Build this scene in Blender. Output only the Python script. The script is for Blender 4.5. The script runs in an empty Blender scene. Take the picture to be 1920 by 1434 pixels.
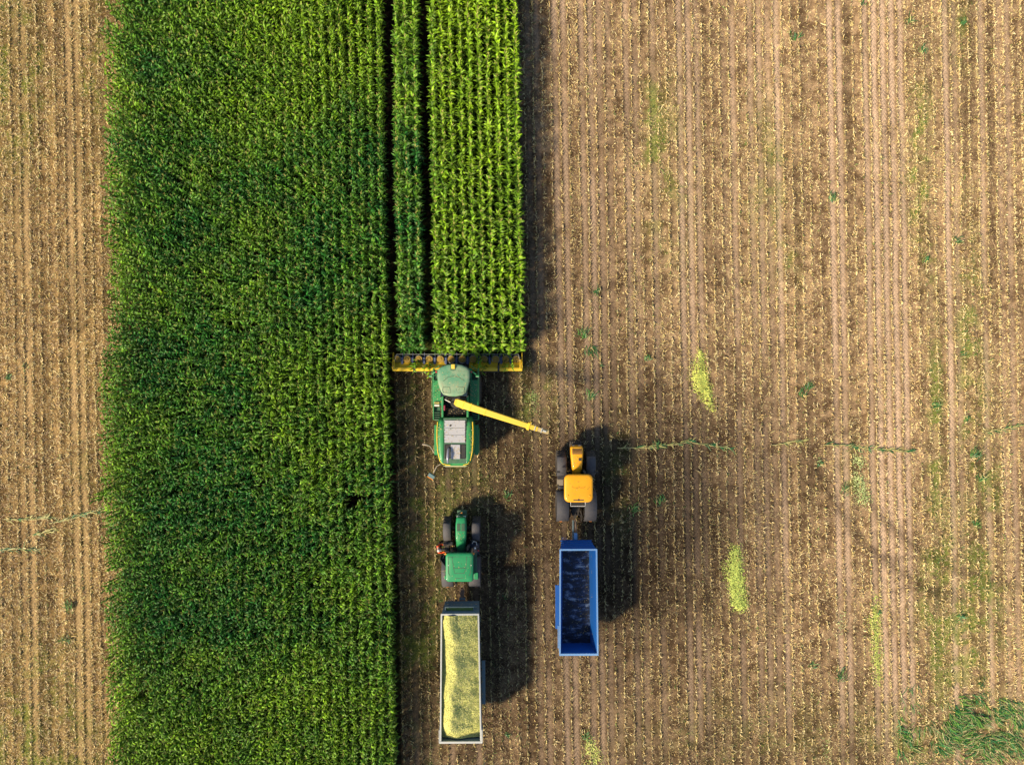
import bpy, math, random
import numpy as np
from mathutils import Vector, Matrix, noise as mnoise
PI = math.pi
random.seed(7); RNG = np.random.default_rng(11)
scene = bpy.context.scene
COL = scene.collection

# ------------------------------------------------------------------ camera, sky, sun, exposure
CAMH = 45.0
cam_d = bpy.data.cameras.new("camera"); cam = bpy.data.objects.new("camera", cam_d); COL.objects.link(cam)
cam.location = (0, 0, CAMH); cam.rotation_euler = (0, 0, 0)
cam_d.sensor_width = 36.0; cam_d.lens = 24.0; cam_d.clip_start = 0.5; cam_d.clip_end = 6000.0
scene.camera = cam
SUN_EL, SUN_B = math.radians(39), math.radians(34)          # the sun stands south of west
S = Vector((-math.cos(SUN_EL)*math.cos(SUN_B), -math.cos(SUN_EL)*math.sin(SUN_B), math.sin(SUN_EL)))
world = bpy.data.worlds.new("World"); scene.world = world; world.use_nodes = True
wn = world.node_tree; bg = wn.nodes["Background"]
sky = wn.nodes.new("ShaderNodeTexSky"); sky.sky_type = 'NISHITA'; sky.sun_disc = False
sky.sun_elevation = SUN_EL; sky.sun_rotation = math.atan2(S.x, S.y)
wn.links.new(sky.outputs[0], bg.inputs[0]); bg.inputs[1].default_value = 0.098
sun_d = bpy.data.lights.new("sun", 'SUN'); sun_d.energy = 5.0; sun_d.angle = math.radians(8)
sun_d.color = (1.0, 0.84, 0.60)
sun = bpy.data.objects.new("sun", sun_d); COL.objects.link(sun)
sun.rotation_euler = (-S).to_track_quat('-Z', 'Y').to_euler(); sun.location = S*80
scene.view_settings.view_transform = 'Standard'; scene.view_settings.look = 'None'
scene.view_settings.gamma = 1.0; scene.view_settings.use_curve_mapping = False
scene.view_settings.exposure = 0.58
scene.cycles.max_bounces = 5; scene.cycles.diffuse_bounces = 1; scene.cycles.transparent_max_bounces = 8

# ------------------------------------------------------------------ helpers
def W(px, py, h=0.0):
    s = 1280.0/(CAMH-h)
    return ((px-960)/s, (717-py)/s)
def tag(o, label=None, cat=None, group=None, kind=None):
    if label: o['label'] = label
    if cat: o['category'] = cat
    if group: o['group'] = group
    if kind: o['kind'] = kind
    return o
def empty(name, loc, rz=0.0, **k):
    o = bpy.data.objects.new(name, None); COL.objects.link(o); o.location = loc; o.rotation_euler = (0, 0, rz)
    o.empty_display_size = 0.3
    return tag(o, **k)

def mat(name, color=(.5,.5,.5), rough=.5, metal=0.0, coat=0.0, dust=0.0, dustcol=(.30,.24,.16), dscale=3.0, bump=0.0, bscale=40.0, var=0.0, trans=0.0, alpha=1.0, spec=.5):
    m = bpy.data.materials.new(name); m.use_nodes = True
    nt = m.node_tree; b = nt.nodes["Principled BSDF"]
    b.inputs["Base Color"].default_value = (*color, 1); b.inputs["Roughness"].default_value = rough
    b.inputs["Metallic"].default_value = metal; b.inputs["Coat Weight"].default_value = coat
    b.inputs["Specular IOR Level"].default_value = spec
    b.inputs["Alpha"].default_value = alpha
    tc = nt.nodes.new("ShaderNodeTexCoord")
    if dust > 0 or var > 0:
        n = nt.nodes.new("ShaderNodeTexNoise"); n.inputs["Scale"].default_value = dscale
        n.inputs["Detail"].default_value = 8; n.inputs["Roughness"].default_value = .7
        nt.links.new(tc.outputs["Object"], n.inputs["Vector"])
        r = nt.nodes.new("ShaderNodeMapRange"); r.inputs[1].default_value = .38; r.inputs[2].default_value = .72
        r.inputs[3].default_value = dust*.25; r.inputs[4].default_value = dust
        nt.links.new(n.outputs[0], r.inputs[0])
        mx = nt.nodes.new("ShaderNodeMix"); mx.data_type = 'RGBA'
        mx.inputs[6].default_value = (*color, 1); mx.inputs[7].default_value = (*dustcol, 1)
        nt.links.new(r.outputs[0], mx.inputs[0]); nt.links.new(mx.outputs[2], b.inputs["Base Color"])
        r2 = nt.nodes.new("ShaderNodeMapRange"); r2.inputs[3].default_value = rough*.85; r2.inputs[4].default_value = min(1, rough*1.5+.1)
        nt.links.new(n.outputs[0], r2.inputs[0]); nt.links.new(r2.outputs[0], b.inputs["Roughness"])
    if bump > 0:
        n2 = nt.nodes.new("ShaderNodeTexNoise"); n2.inputs["Scale"].default_value = bscale; n2.inputs["Detail"].default_value = 5
        nt.links.new(tc.outputs["Object"], n2.inputs["Vector"])
        bp = nt.nodes.new("ShaderNodeBump"); bp.inputs["Strength"].default_value = bump; bp.inputs["Distance"].default_value = .03
        nt.links.new(n2.outputs[0], bp.inputs["Height"]); nt.links.new(bp.outputs[0], b.inputs["Normal"])
    return m
def attr_mat(name, rough=.6, spec=.3, transl=0.0, scale=1.0, nscale=20.0, nvar=.25):
    """base colour from the mesh's own colour attribute, times fine noise"""
    m = bpy.data.materials.new(name); m.use_nodes = True
    nt = m.node_tree; b = nt.nodes["Principled BSDF"]; out = nt.nodes["Material Output"]
    a = nt.nodes.new("ShaderNodeVertexColor"); a.layer_name = "tint"
    tc = nt.nodes.new("ShaderNodeTexCoord"); n = nt.nodes.new("ShaderNodeTexNoise")
    n.inputs["Scale"].default_value = nscale; n.inputs["Detail"].default_value = 3
    nt.links.new(tc.outputs["Object"], n.inputs["Vector"])
    r = nt.nodes.new("ShaderNodeMapRange"); r.inputs[1].default_value = .3; r.inputs[2].default_value = .7
    r.inputs[3].default_value = scale*(1-nvar); r.inputs[4].default_value = scale*(1+nvar)
    nt.links.new(n.outputs[0], r.inputs[0])
    v = nt.nodes.new("ShaderNodeVectorMath"); v.operation = 'SCALE'
    nt.links.new(a.outputs[0], v.inputs[0]); nt.links.new(r.outputs[0], v.inputs["Scale"])
    nt.links.new(v.outputs[0], b.inputs["Base Color"])
    b.inputs["Roughness"].default_value = rough; b.inputs["Specular IOR Level"].default_value = spec
    if transl > 0:
        t = nt.nodes.new("ShaderNodeBsdfTranslucent"); nt.links.new(v.outputs[0], t.inputs[0])
        mx = nt.nodes.new("ShaderNodeMixShader"); mx.inputs[0].default_value = transl
        nt.links.new(b.outputs[0], mx.inputs[1]); nt.links.new(t.outputs[0], mx.inputs[2]); nt.links.new(mx.outputs[0], out.inputs[0])
    return m

class MB:
    """collects shapes, then links them as ONE mesh object"""
    def __init__(s): s.v = []; s.f = []; s.m = []
    def add(s, vs, fs, mi=0):
        o = len(s.v); s.v += [tuple(p) for p in vs]; s.f += [tuple(i+o for i in f) for f in fs]; s.m += [mi]*len(fs); return s
    def box(s, x0, x1, y0, y1, z0, z1, mi=0, M=None, tx=0, ty=0):
        v = [(x0,y0,z0),(x1,y0,z0),(x1,y1,z0),(x0,y1,z0),(x0+tx,y0+ty,z1),(x1-tx,y0+ty,z1),(x1-tx,y1-ty,z1),(x0+tx,y1-ty,z1)]
        if M is not None: v = [M @ Vector(p) for p in v]
        return s.add(v, [(0,3,2,1),(4,5,6,7),(0,1,5,4),(1,2,6,5),(2,3,7,6),(3,0,4,7)], mi)
    def loft(s, rings, mi=0, cap=True, closed=True):
        n = len(rings[0]); v = [p for r in rings for p in r]; f = []
        for k in range(len(rings)-1):
            for i in range(n if closed else n-1):
                j = (i+1) % n; f.append((k*n+i, k*n+j, (k+1)*n+j, (k+1)*n+i))
        if cap and closed: f.append(tuple(range(n))[::-1]); f.append(tuple((len(rings)-1)*n+i for i in range(n)))
        return s.add(v, f, mi)
    def tube(s, pts, r, mi=0, n=8, flat=1.0):
        pts = [Vector(p) for p in pts]; rr = r if isinstance(r, (list, tuple)) else [r]*len(pts); rings = []
        for k, p in enumerate(pts):
            d = (pts[min(k+1, len(pts)-1)]-pts[max(k-1, 0)]).normalized()
            up = Vector((0,0,1)) if abs(d.z) < .9 else Vector((0,1,0))
            a = d.cross(up).normalized(); b = a.cross(d).normalized()
            rings.append([p + a*math.cos(2*PI*i/n)*rr[k] + b*math.sin(2*PI*i/n)*rr[k]*flat for i in range(n)])
        return s.loft(rings, mi)
    def cyl(s, c, axis, r, h, mi=0, n=20, r2=None):
        c = Vector(c); a = Vector(axis).normalized(); r2 = r if r2 is None else r2
        return s.tube([c-a*h/2, c+a*h/2], [r, r2], mi, n)
    def lathe_x(s, prof, cx, cy, cz, mi=0, n=40):
        rings = [[(cx+x, cy+math.cos(2*PI*i/n)*r, cz+math.sin(2*PI*i/n)*r) for i in range(n)] for x, r in prof]
        return s.loft(rings, mi)
    def prism(s, poly, z0, z1, mi=0, top_scale=1.0):
        cx = sum(p[0] for p in poly)/len(poly); cy = sum(p[1] for p in poly)/len(poly)
        return s.loft([[(x, y, z0) for x, y in poly], [(cx+(x-cx)*top_scale, cy+(y-cy)*top_scale, z1) for x, y in poly]], mi)
    def stack(s, poly, levels, mi=0):
        cx = sum(p[0] for p in poly)/len(poly); cy = sum(p[1] for p in poly)/len(poly)
        return s.loft([[(cx+(x-cx)*k, cy+(y-cy)*k, z) for x, y in poly] for z, k in levels], mi)
    def arc(s, cy, cz, r, x0, x1, a0, a1, t=.03, mi=0, n=14):
        """mudguard: a curved sheet round the x axis"""
        rings = []
        for k in range(n+1):
            a = math.radians(a0+(a1-a0)*k/n); c, d = math.cos(a), math.sin(a)
            e = .03
            rings.append([(x0, cy+c*(r-e), cz+d*(r-e)), (x0+.03, cy+c*(r+t), cz+d*(r+t)), (x1-.03, cy+c*(r+t), cz+d*(r+t)), (x1, cy+c*(r-e), cz+d*(r-e)), (x1-.03, cy+c*(r), cz+d*(r)), (x0+.03, cy+c*(r), cz+d*(r))])
        return s.loft(rings, mi)
    def build(s, name, mats, parent=None, bevel=0.0, smooth=False, seg=2):
        me = bpy.data.meshes.new(name); me.from_pydata(s.v, [], s.f)
        mats = mats if isinstance(mats, (list, tuple)) else [mats]
        for m in mats: me.materials.append(m)
        me.polygons.foreach_set("material_index", s.m)
        if smooth: me.polygons.foreach_set("use_smooth", [True]*len(s.f))
        me.update(); o = bpy.data.objects.new(name, me); COL.objects.link(o)
        if parent is not None: o.parent = parent
        if bevel > 0:
            b = o.modifiers.new("bevel", 'BEVEL'); b.width = bevel; b.segments = seg; b.limit_method = 'ANGLE'; b.angle_limit = math.radians(35)
        return o

def np_mesh(name, V, F, tint=None, mats=(), mi=None, smooth=False, parent=None):
    """a mesh from arrays; F is (n,4) or (n,3); tint is per vertex rgb"""
    me = bpy.data.meshes.new(name); k = F.shape[1]
    me.vertices.add(len(V)); me.vertices.foreach_set("co", np.asarray(V, np.float32).ravel())
    me.loops.add(F.size); me.loops.foreach_set("vertex_index", F.astype(np.int32).ravel())
    me.polygons.add(len(F)); me.polygons.foreach_set("loop_start", np.arange(0, F.size, k, dtype=np.int32))
    me.polygons.foreach_set("loop_total", np.full(len(F), k, np.int32))
    for m in mats: me.materials.append(m)
    if mi is not None: me.polygons.foreach_set("material_index", mi.astype(np.int32))
    me.polygons.foreach_set("use_smooth", np.full(len(F), smooth, bool))
    me.update(calc_edges=True)
    if tint is not None:
        a = me.color_attributes.new("tint", 'FLOAT_COLOR', 'POINT')
        c = np.ones((len(V), 4), np.float32); c[:, :3] = tint; a.data.foreach_set("color", c.ravel())
    me.validate()
    o = bpy.data.objects.new(name, me); COL.objects.link(o)
    if parent is not None: o.parent = parent
    return o

class VN:
    """smooth value noise in two dimensions"""
    def __init__(s, seed, n=256): s.g = np.random.default_rng(seed).random((n, n)); s.n = n
    def __call__(s, x, y, scale=1.0):
        x = np.asarray(x)/scale+1000; y = np.asarray(y)/scale+1000
        xi = np.floor(x).astype(int); yi = np.floor(y).astype(int); fx = x-xi; fy = y-yi
        fx = fx*fx*(3-2*fx); fy = fy*fy*(3-2*fy); n = s.n; g = s.g
        return (g[xi%n, yi%n]*(1-fx)+g[(xi+1)%n, yi%n]*fx)*(1-fy)+(g[xi%n, (yi+1)%n]*(1-fx)+g[(xi+1)%n, (yi+1)%n]*fx)*fy
N1, N2, N3 = VN(1), VN(2), VN(3)
def sstep(a, b, x): t = np.clip((x-a)/(b-a), 0, 1); return t*t*(3-2*t)

# ------------------------------------------------------------------ the field's layout
TILT = -0.019            # rows run almost north-south
PITCH = 0.585            # row spacing in metres
RX0 = 0.60               # row through (RX0, 0): the outermost standing row
LEFT_EDGE = [(-30, -24.85), (-21, -25.0), (-15, -24.9), (-9, -25.0), (-7.5, -25.4), (-3.5, -25.55), (0, -25.25), (3, -25.05), (12, -25.0), (17, -25.1), (22, -25.0), (30, -24.8)]
def left_edge(y): return np.interp(y, [p[0] for p in LEFT_EDGE], [p[1] for p in LEFT_EDGE])
def row_u(x, y): return (x-TILT*y-RX0)/PITCH          # 0, -1, -2 ... on the rows
def in_corn(x, y):
    xr = x-TILT*y
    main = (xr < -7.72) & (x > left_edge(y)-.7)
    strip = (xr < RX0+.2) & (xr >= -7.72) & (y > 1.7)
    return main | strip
def to_px(x, y): return 960+x*28.444, 717-y*28.444

def gauss(u, v, cu, cv, su, sv): return np.exp(-((u-cu)/su)**2-((v-cv)/sv)**2)
def green_map(x, y):
    """how weedy the ground is"""
    u, v = to_px(x, y); g = np.zeros_like(u)
    for cu, cv, su, sv, a in [(1725, 300, 22, 120, .8), (1735, 480, 15, 90, .5), (1800, 60, 30, 70, .3), (1222, 250, 14, 110, .55), (1440, 330, 45, 120, .28),
                              (1755, 780, 14, 170, .6), (1815, 620, 25, 200, .45), (1760, 1120, 30, 160, .55), (1815, 1160, 60, 110, .8), (1850, 900, 30, 160, .45),
                              (1790, 1380, 130, 60, .6), (1600, 900, 22, 60, .35), (1480, 480, 25, 60, .25), (1400, 1380, 200, 80, .15), (1000, 740, 40, 60, .5),
                              (30, 120, 50, 170, .55), (170, 120, 22, 170, .4), (60, 1400, 120, 160, .5), (160, 900, 40, 300, .1),
                              (790, 900, 45, 420, .45), (1160, 900, 30, 100, .2), (870, 930, 60, 60, .25), (1250, 330, 40, 160, .3), (780, 1150, 30, 160, .4)]:
        g += a*gauss(u, v, cu, cv, su, sv)
    return g*(.22+1.5*sstep(.42, .72, N1(x, y*.7, .8)*.6+N2(x, y, .35)*.4))
def tone_map(x, y):
    """soil tone: pale and dry far from the crop, dark and fresh where it has just been cut, with a shade patch painted in by the machines"""
    u, v = to_px(x, y)
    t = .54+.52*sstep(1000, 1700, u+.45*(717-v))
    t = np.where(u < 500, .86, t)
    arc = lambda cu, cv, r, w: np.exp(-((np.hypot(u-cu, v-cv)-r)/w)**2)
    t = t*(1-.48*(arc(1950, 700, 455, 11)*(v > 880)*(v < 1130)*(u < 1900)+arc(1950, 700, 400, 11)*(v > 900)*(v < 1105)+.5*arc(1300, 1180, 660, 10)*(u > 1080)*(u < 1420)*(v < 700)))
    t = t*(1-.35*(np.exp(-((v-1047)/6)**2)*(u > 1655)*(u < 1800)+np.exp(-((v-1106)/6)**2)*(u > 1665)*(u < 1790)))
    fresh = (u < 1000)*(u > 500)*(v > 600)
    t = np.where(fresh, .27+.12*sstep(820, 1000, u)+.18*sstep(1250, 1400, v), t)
    d = 1-.62*np.clip(gauss(u, v, 1180, 940, 170, 210)*1.5*(.5+N1(x, y, 3.0)), 0, 1)          # a broad soft shade painted into the soil beside the machines
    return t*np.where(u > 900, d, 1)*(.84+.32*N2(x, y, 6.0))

LANES = np.random.default_rng(5).random(400)
FORCED = {}
for px_, t_ in [(838, .6), (890, .6), (1052, .9), (1112, .9), (1575, .95), (1685, .95), (1790, .9), (1300, .8), (1062, .8), (1180, .6), (50, .8), (148, .8), (1095, .8), (1640, .7), (1430, .5), (1075, .9), (1100, .7), (1290, .85), (1325, .6), (1560, .9), (1590, .8), (1652, 1.0), (1672, .9), (1700, .9), (1780, 1.0), (1855, .7), (1000, .4), (60, .8), (135, .9), (240, .0), (770, .4), (1015, .5), (1230, .5), (1475, .8), (1380, .5)]:
    FORCED[math.floor((px_-960)/28.444/PITCH-RX0/PITCH)] = t_
def lane_shade(x, y):
    """each lane between two rows has its own soil tone, drifting along its length"""
    k = np.floor(row_u(x, y)).astype(int); ph = LANES[(k+57) % 400]*400
    return .72+.30*LANES[(k+11) % 400]+.34*(N2(ph, y, 6.0)-.5)+.16*(N3(x, y, 1.1)-.5)
def lane_track(x, y):
    k = np.floor(row_u(x, y)).astype(int)
    base = np.clip((LANES[(k+200) % 400]-.75)*2.2, 0, .6)
    for kk, t in FORCED.items(): base = np.where(k == kk, t, base)
    return base*sstep(.1, .6, N3(x*.3, y, 5.0)*.6+N1(x, y, 1.1)*.4)

# ------------------------------------------------------------------ ground: one sheet out to the horizon
def make_ground():
    def axis(a, b, step):
        mid = list(np.arange(a, b+1e-6, step)); far = [3, 8, 20, 50, 120, 300, 800, 2500]
        return np.array([a-f for f in far[::-1]]+mid+[b+f for f in far])
    xs = axis(-36.5, 36.5, .11); ys = axis(-28, 28, .125)
    X, Y = np.meshgrid(xs, ys, indexing='ij')
    fr = row_u(X, Y); fr = fr-np.round(fr)
    tr = lane_track(X, Y)
    near = (np.abs(X) < 37) & (np.abs(Y) < 29)
    Z = (.014*np.exp(-(fr/.16)**2)-.02*tr*np.exp(-((np.abs(fr)-.5)/.28)**2)+.05*(N1(X, Y, .35)-.5)+.05*(N2(X, Y, .17)-.5)+.12*(N3(X, Y, 5)-.5))
    Z = np.where(near, Z, 0)-.06
    clump = N1(X, Y, .5)*.5+N2(X, Y, .22)*.5
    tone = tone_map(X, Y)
    dry = np.array([.41, .272, .150]); dark = np.array([.135, .082, .040]); green = np.array([.17, .21, .035]); lane = np.array([.56, .395, .265])
    k = np.clip((clump-.28)*1.9, 0, 1)[..., None]
    C = dark*(1-k)+dry*k
    ridge = np.exp(-(fr/.13)**2)[..., None]
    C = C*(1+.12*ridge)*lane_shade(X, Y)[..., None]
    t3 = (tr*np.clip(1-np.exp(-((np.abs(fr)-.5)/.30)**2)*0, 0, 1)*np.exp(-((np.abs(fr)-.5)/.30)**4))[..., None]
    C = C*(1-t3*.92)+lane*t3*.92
    C = C*tone[..., None]*np.where(in_corn(X, Y), .16, 1)[..., None]      # soil darkened to paint in the crop's shade
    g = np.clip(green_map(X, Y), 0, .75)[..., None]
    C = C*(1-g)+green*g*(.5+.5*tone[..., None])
    # crushed residue gives the left-hand stubble its straw tone
    u, v = to_px(X, Y)
    C = np.where((u < 400)[..., None], C*np.array([1.04, 1.0, .70]), C)
    C = np.where(near[..., None], C, dry*.8)
    nx, ny = X.shape
    idx = np.arange(nx*ny).reshape(nx, ny)
    F = np.stack([idx[:-1, :-1], idx[1:, :-1], idx[1:, 1:], idx[:-1, 1:]], -1).reshape(-1, 4)
    V = np.stack([X, Y, Z], -1).reshape(-1, 3)
    m = bpy.data.materials.new("soil"); m.use_nodes = True; nt = m.node_tree; b = nt.nodes["Principled BSDF"]; L = nt.links.new
    a = nt.nodes.new("ShaderNodeVertexColor"); a.layer_name = "tint"
    tc = nt.nodes.new("ShaderNodeTexCoord")
    n1 = nt.nodes.new("ShaderNodeTexNoise"); n1.inputs["Scale"].default_value = 9; n1.inputs["Detail"].default_value = 9; n1.inputs["Roughness"].default_value = .75
    L(tc.outputs["Object"], n1.inputs["Vector"])
    r = nt.nodes.new("ShaderNodeMapRange"); r.inputs[1].default_value = .32; r.inputs[2].default_value = .68; r.inputs[3].default_value = .48; r.inputs[4].default_value = 1.45
    L(n1.outputs[0], r.inputs[0])
    sc_ = nt.nodes.new("ShaderNodeVectorMath"); sc_.operation = 'SCALE'; L(a.outputs[0], sc_.inputs[0]); L(r.outputs[0], sc_.inputs["Scale"])
    L(sc_.outputs[0], b.inputs["Base Color"]); b.inputs["Roughness"].default_value = .95; b.inputs["Specular IOR Level"].default_value = .15
    # tyre lugs: chevrons between the rows
    sp = nt.nodes.new("ShaderNodeSeparateXYZ"); L(tc.outputs["Object"], sp.inputs[0])
    def mth(op, *ins):
        q = nt.nodes.new("ShaderNodeMath"); q.operation = op
        for i, w in enumerate(ins):
            if isinstance(w, (int, float)): q.inputs[i].default_value = w
            else: L(w, q.inputs[i])
        return q.outputs[0]
    uu = mth('DIVIDE', mth('SUBTRACT', mth('MULTIPLY_ADD', sp.outputs[1], -TILT, sp.outputs[0]), RX0), PITCH)
    fu = mth('ABSOLUTE', mth('SUBTRACT', mth('FRACT', uu), .5))
    ph = mth('MULTIPLY', mth('MULTIPLY_ADD', n1.outputs[0], .42, mth('MULTIPLY_ADD', fu, .75, sp.outputs[1])), 2*PI/.29)
    chev = mth('SINE', ph)
    at = nt.nodes.new("ShaderNodeAttribute"); at.attribute_name = "track"
    n5 = nt.nodes.new('ShaderNodeTexNoise'); n5.inputs['Scale'].default_value = 1.3; L(tc.outputs['Object'], n5.inputs['Vector'])
    hgt = mth('MULTIPLY', chev, mth('MULTIPLY', at.outputs["Fac"], n5.outputs[0]))
    tot = mth('MULTIPLY_ADD', n1.outputs[0], 3.0, hgt)
    bp = nt.nodes.new("ShaderNodeBump"); bp.inputs["Strength"].default_value = 1.0; bp.inputs["Distance"].default_value = .021
    L(tot, bp.inputs["Height"]); L(bp.outputs[0], b.inputs["Normal"])
    o = np_mesh("ground", V, F, C.reshape(-1, 3), [m], smooth=True)
    ta = o.data.attributes.new("track", 'FLOAT', 'POINT'); ta.data.foreach_set("value", (tr*1.0+.15).astype(np.float32).ravel())
    tag(o, kind='structure')
    return xs, ys, Z
GX, GY, GZ = make_ground()
def gz(x, y):
    x = np.asarray(x, float); y = np.asarray(y, float)
    i = np.clip(np.searchsorted(GX, x)-1, 0, len(GX)-2); j = np.clip(np.searchsorted(GY, y)-1, 0, len(GY)-2)
    fx = (x-GX[i])/(GX[i+1]-GX[i]); fy = (y-GY[j])/(GY[j+1]-GY[j])
    return (GZ[i, j]*(1-fx)+GZ[i+1, j]*fx)*(1-fy)+(GZ[i, j+1]*(1-fx)+GZ[i+1, j+1]*fx)*fy

# ------------------------------------------------------------------ stubble and straw litter
def slivers(P, ang, ln, wd, tilt, roll, C, bend=None):
    """narrow bent strips of two faces each"""
    n = len(P); d = np.stack([np.cos(ang)*np.cos(tilt), np.sin(ang)*np.cos(tilt), np.sin(tilt)], -1)
    s = np.stack([-np.sin(ang)*np.cos(roll), np.cos(ang)*np.cos(roll), np.sin(roll)], -1)
    bend = np.zeros(n) if bend is None else bend
    mid = P+d*(ln*.5)[:, None]+s*(bend*ln)[:, None]; mid[:, 2] += np.abs(bend)*ln*.3
    end = P+d*ln[:, None]
    w = (wd*.5)[:, None]
    V = np.stack([P-s*w*.8, P+s*w*.8, mid-s*w, mid+s*w, end-s*w*.25, end+s*w*.25], 1).reshape(-1, 3)
    b = np.arange(n)[:, None]*6
    F = np.concatenate([b+np.array([0, 1, 3, 2]), b+np.array([2, 3, 5, 4])], 0)
    return V, F, np.repeat(C, 6, 0)
def merge(parts):
    Vs, Fs, Cs, o = [], [], [], 0
    for V, F, C in parts: Vs.append(V); Fs.append(F+o); Cs.append(C); o += len(V)
    return np.concatenate(Vs), np.concatenate(Fs), np.concatenate(Cs)
CREAM = np.array([.86, .70, .36]); STRAW = np.array([.78, .56, .22]); TAN = np.array([.50, .34, .19]); YEL = np.array([.70, .60, .24]); GRN = np.array([.15, .25, .05]); BRN = np.array([.20, .125, .07])
def pick_colors(n, w, rng):
    pal = np.stack([CREAM, STRAW, TAN, YEL, GRN, BRN]); w = np.array(w, float)
    if w.ndim == 1: k = rng.choice(6, n, p=w/w.sum())
    else:
        c = np.cumsum(w/w.sum(1, keepdims=True), 1); k = (rng.random(n)[:, None] > c).sum(1).clip(0, 5)
    return pal[k]*rng.uniform(.7, 1.15, n)[:, None]
MACHINES = [(-4.9, -2.1, -5.2, 1.2), (-4.5, -2.0, -13.1, -8.5), (-4.4, -1.9, -22, -14), (2.9, 5.3, -8.9, -3.9), (2.9, 5.3, -16.7, -10.0), (-7.8, .75, .7, 1.9)]
def make_stubble():
    rng = np.random.default_rng(21); parts = []
    ks = np.arange(-66, 64)
    X, Y = [], []
    for k in ks:
        x0 = RX0+k*PITCH; ph = rng.random()*100
        y = np.arange(-28, 28, .115); y = y+rng.normal(0, .03, len(y))
        x = x0+TILT*y+.07*(N1(y*0+ph, y, 2.5)-.5)+rng.normal(0, .012, len(y))
        keep = (~in_corn(x, y)) & (rng.random(len(y)) < .62+.38*np.clip(N2(y*0+ph*3, y, 1.4)*1.4, 0, 1)) & (np.abs(x) < 36)
        rowkeep = rng.uniform(.55, 1.0)
        keep &= rng.random(len(y)) < rowkeep
        X.append(x[keep]); Y.append(y[keep])
    X = np.concatenate(X); Y = np.concatenate(Y); n = len(X)
    u, v = to_px(X, Y)
    fresh = ((u < 1010) & (u > 500)).astype(float)
    tone = np.clip(tone_map(X, Y)*1.25, .25, 1.1)  # stubs take the soil tone, painted shade patch included
    Z = gz(X, Y)
    # stub: three-sided cut stem
    h = rng.uniform(.10, .20, n); a = rng.random(n)*2*PI; lean = rng.uniform(.1, .9, n); r = rng.uniform(.018, .030, n)
    # stems lie along the row where wheels pressed them
    a = np.where(rng.random(n) < .6, PI/2*np.sign(rng.random(n)-.5)+rng.normal(0, .4, n), a)
    top = np.stack([X+np.cos(a)*h*lean, Y+np.sin(a)*h*lean, Z+h*np.sqrt(1-np.clip(lean, 0, .95)**2)], -1)
    bot = np.stack([X, Y, Z-.03], -1); vs = []
    for q in range(3):
        t = 2*PI*q/3; off = np.stack([np.cos(t)*r, np.sin(t)*r, 0*r], -1); vs += [bot+off, top+off]
    V = np.stack(vs, 1).reshape(-1, 3); b = np.arange(n)[:, None]*6
    F = np.concatenate([b+np.array([0, 2, 3, 1]), b+np.array([2, 4, 5, 3]), b+np.array([4, 0, 1, 5]), b+np.array([1, 3, 5, 5])], 0)[:, :]
    F3 = F[:3*n]                                   # sides
    cap = (b+np.array([1, 3, 5, 1]))               # degenerate caps dropped below
    C = pick_colors(n, [5, 4, 1.2, 2.2, .5, .3], rng)
    gr = fresh[:, None]*.25; C = C*(1-gr)+GRN*1.5*gr
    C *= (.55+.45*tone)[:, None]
    parts.append((V, F3, np.repeat(C, 6, 0)))
    # ragged leaf bits round each stub
    for rep in range(2):
        m = rng.random(n) < .62
        P = np.stack([X[m]+rng.normal(0, .028, m.sum()), Y[m]+rng.normal(0, .05, m.sum()), Z[m]+rng.uniform(.02, .10, m.sum())], -1); k = m.sum()
        ang = rng.random(k)*2*PI; al = rng.random(k) < .75; ang = np.where(al, PI/2*np.sign(rng.random(k)-.5)+rng.normal(0, .30, k), ang)
        C = pick_colors(k, [5, 4, 1.5, 2.5, .5, .2], rng)*(.55+.45*tone[m])[:, None]
        parts.append(slivers(P, ang, rng.uniform(.08, .24, k), rng.uniform(.022, .045, k), rng.uniform(0, .5, k), rng.normal(0, .5, k), C, rng.normal(0, .12, k)))
    V, F, C = merge(parts)
    o = np_mesh("stubble", V, F, C, [attr_mat("straw", rough=.7, transl=.0)])
    tag(o, "cut maize stubble in long pale rows across the brown field", "stubble", kind='stuff')
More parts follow.
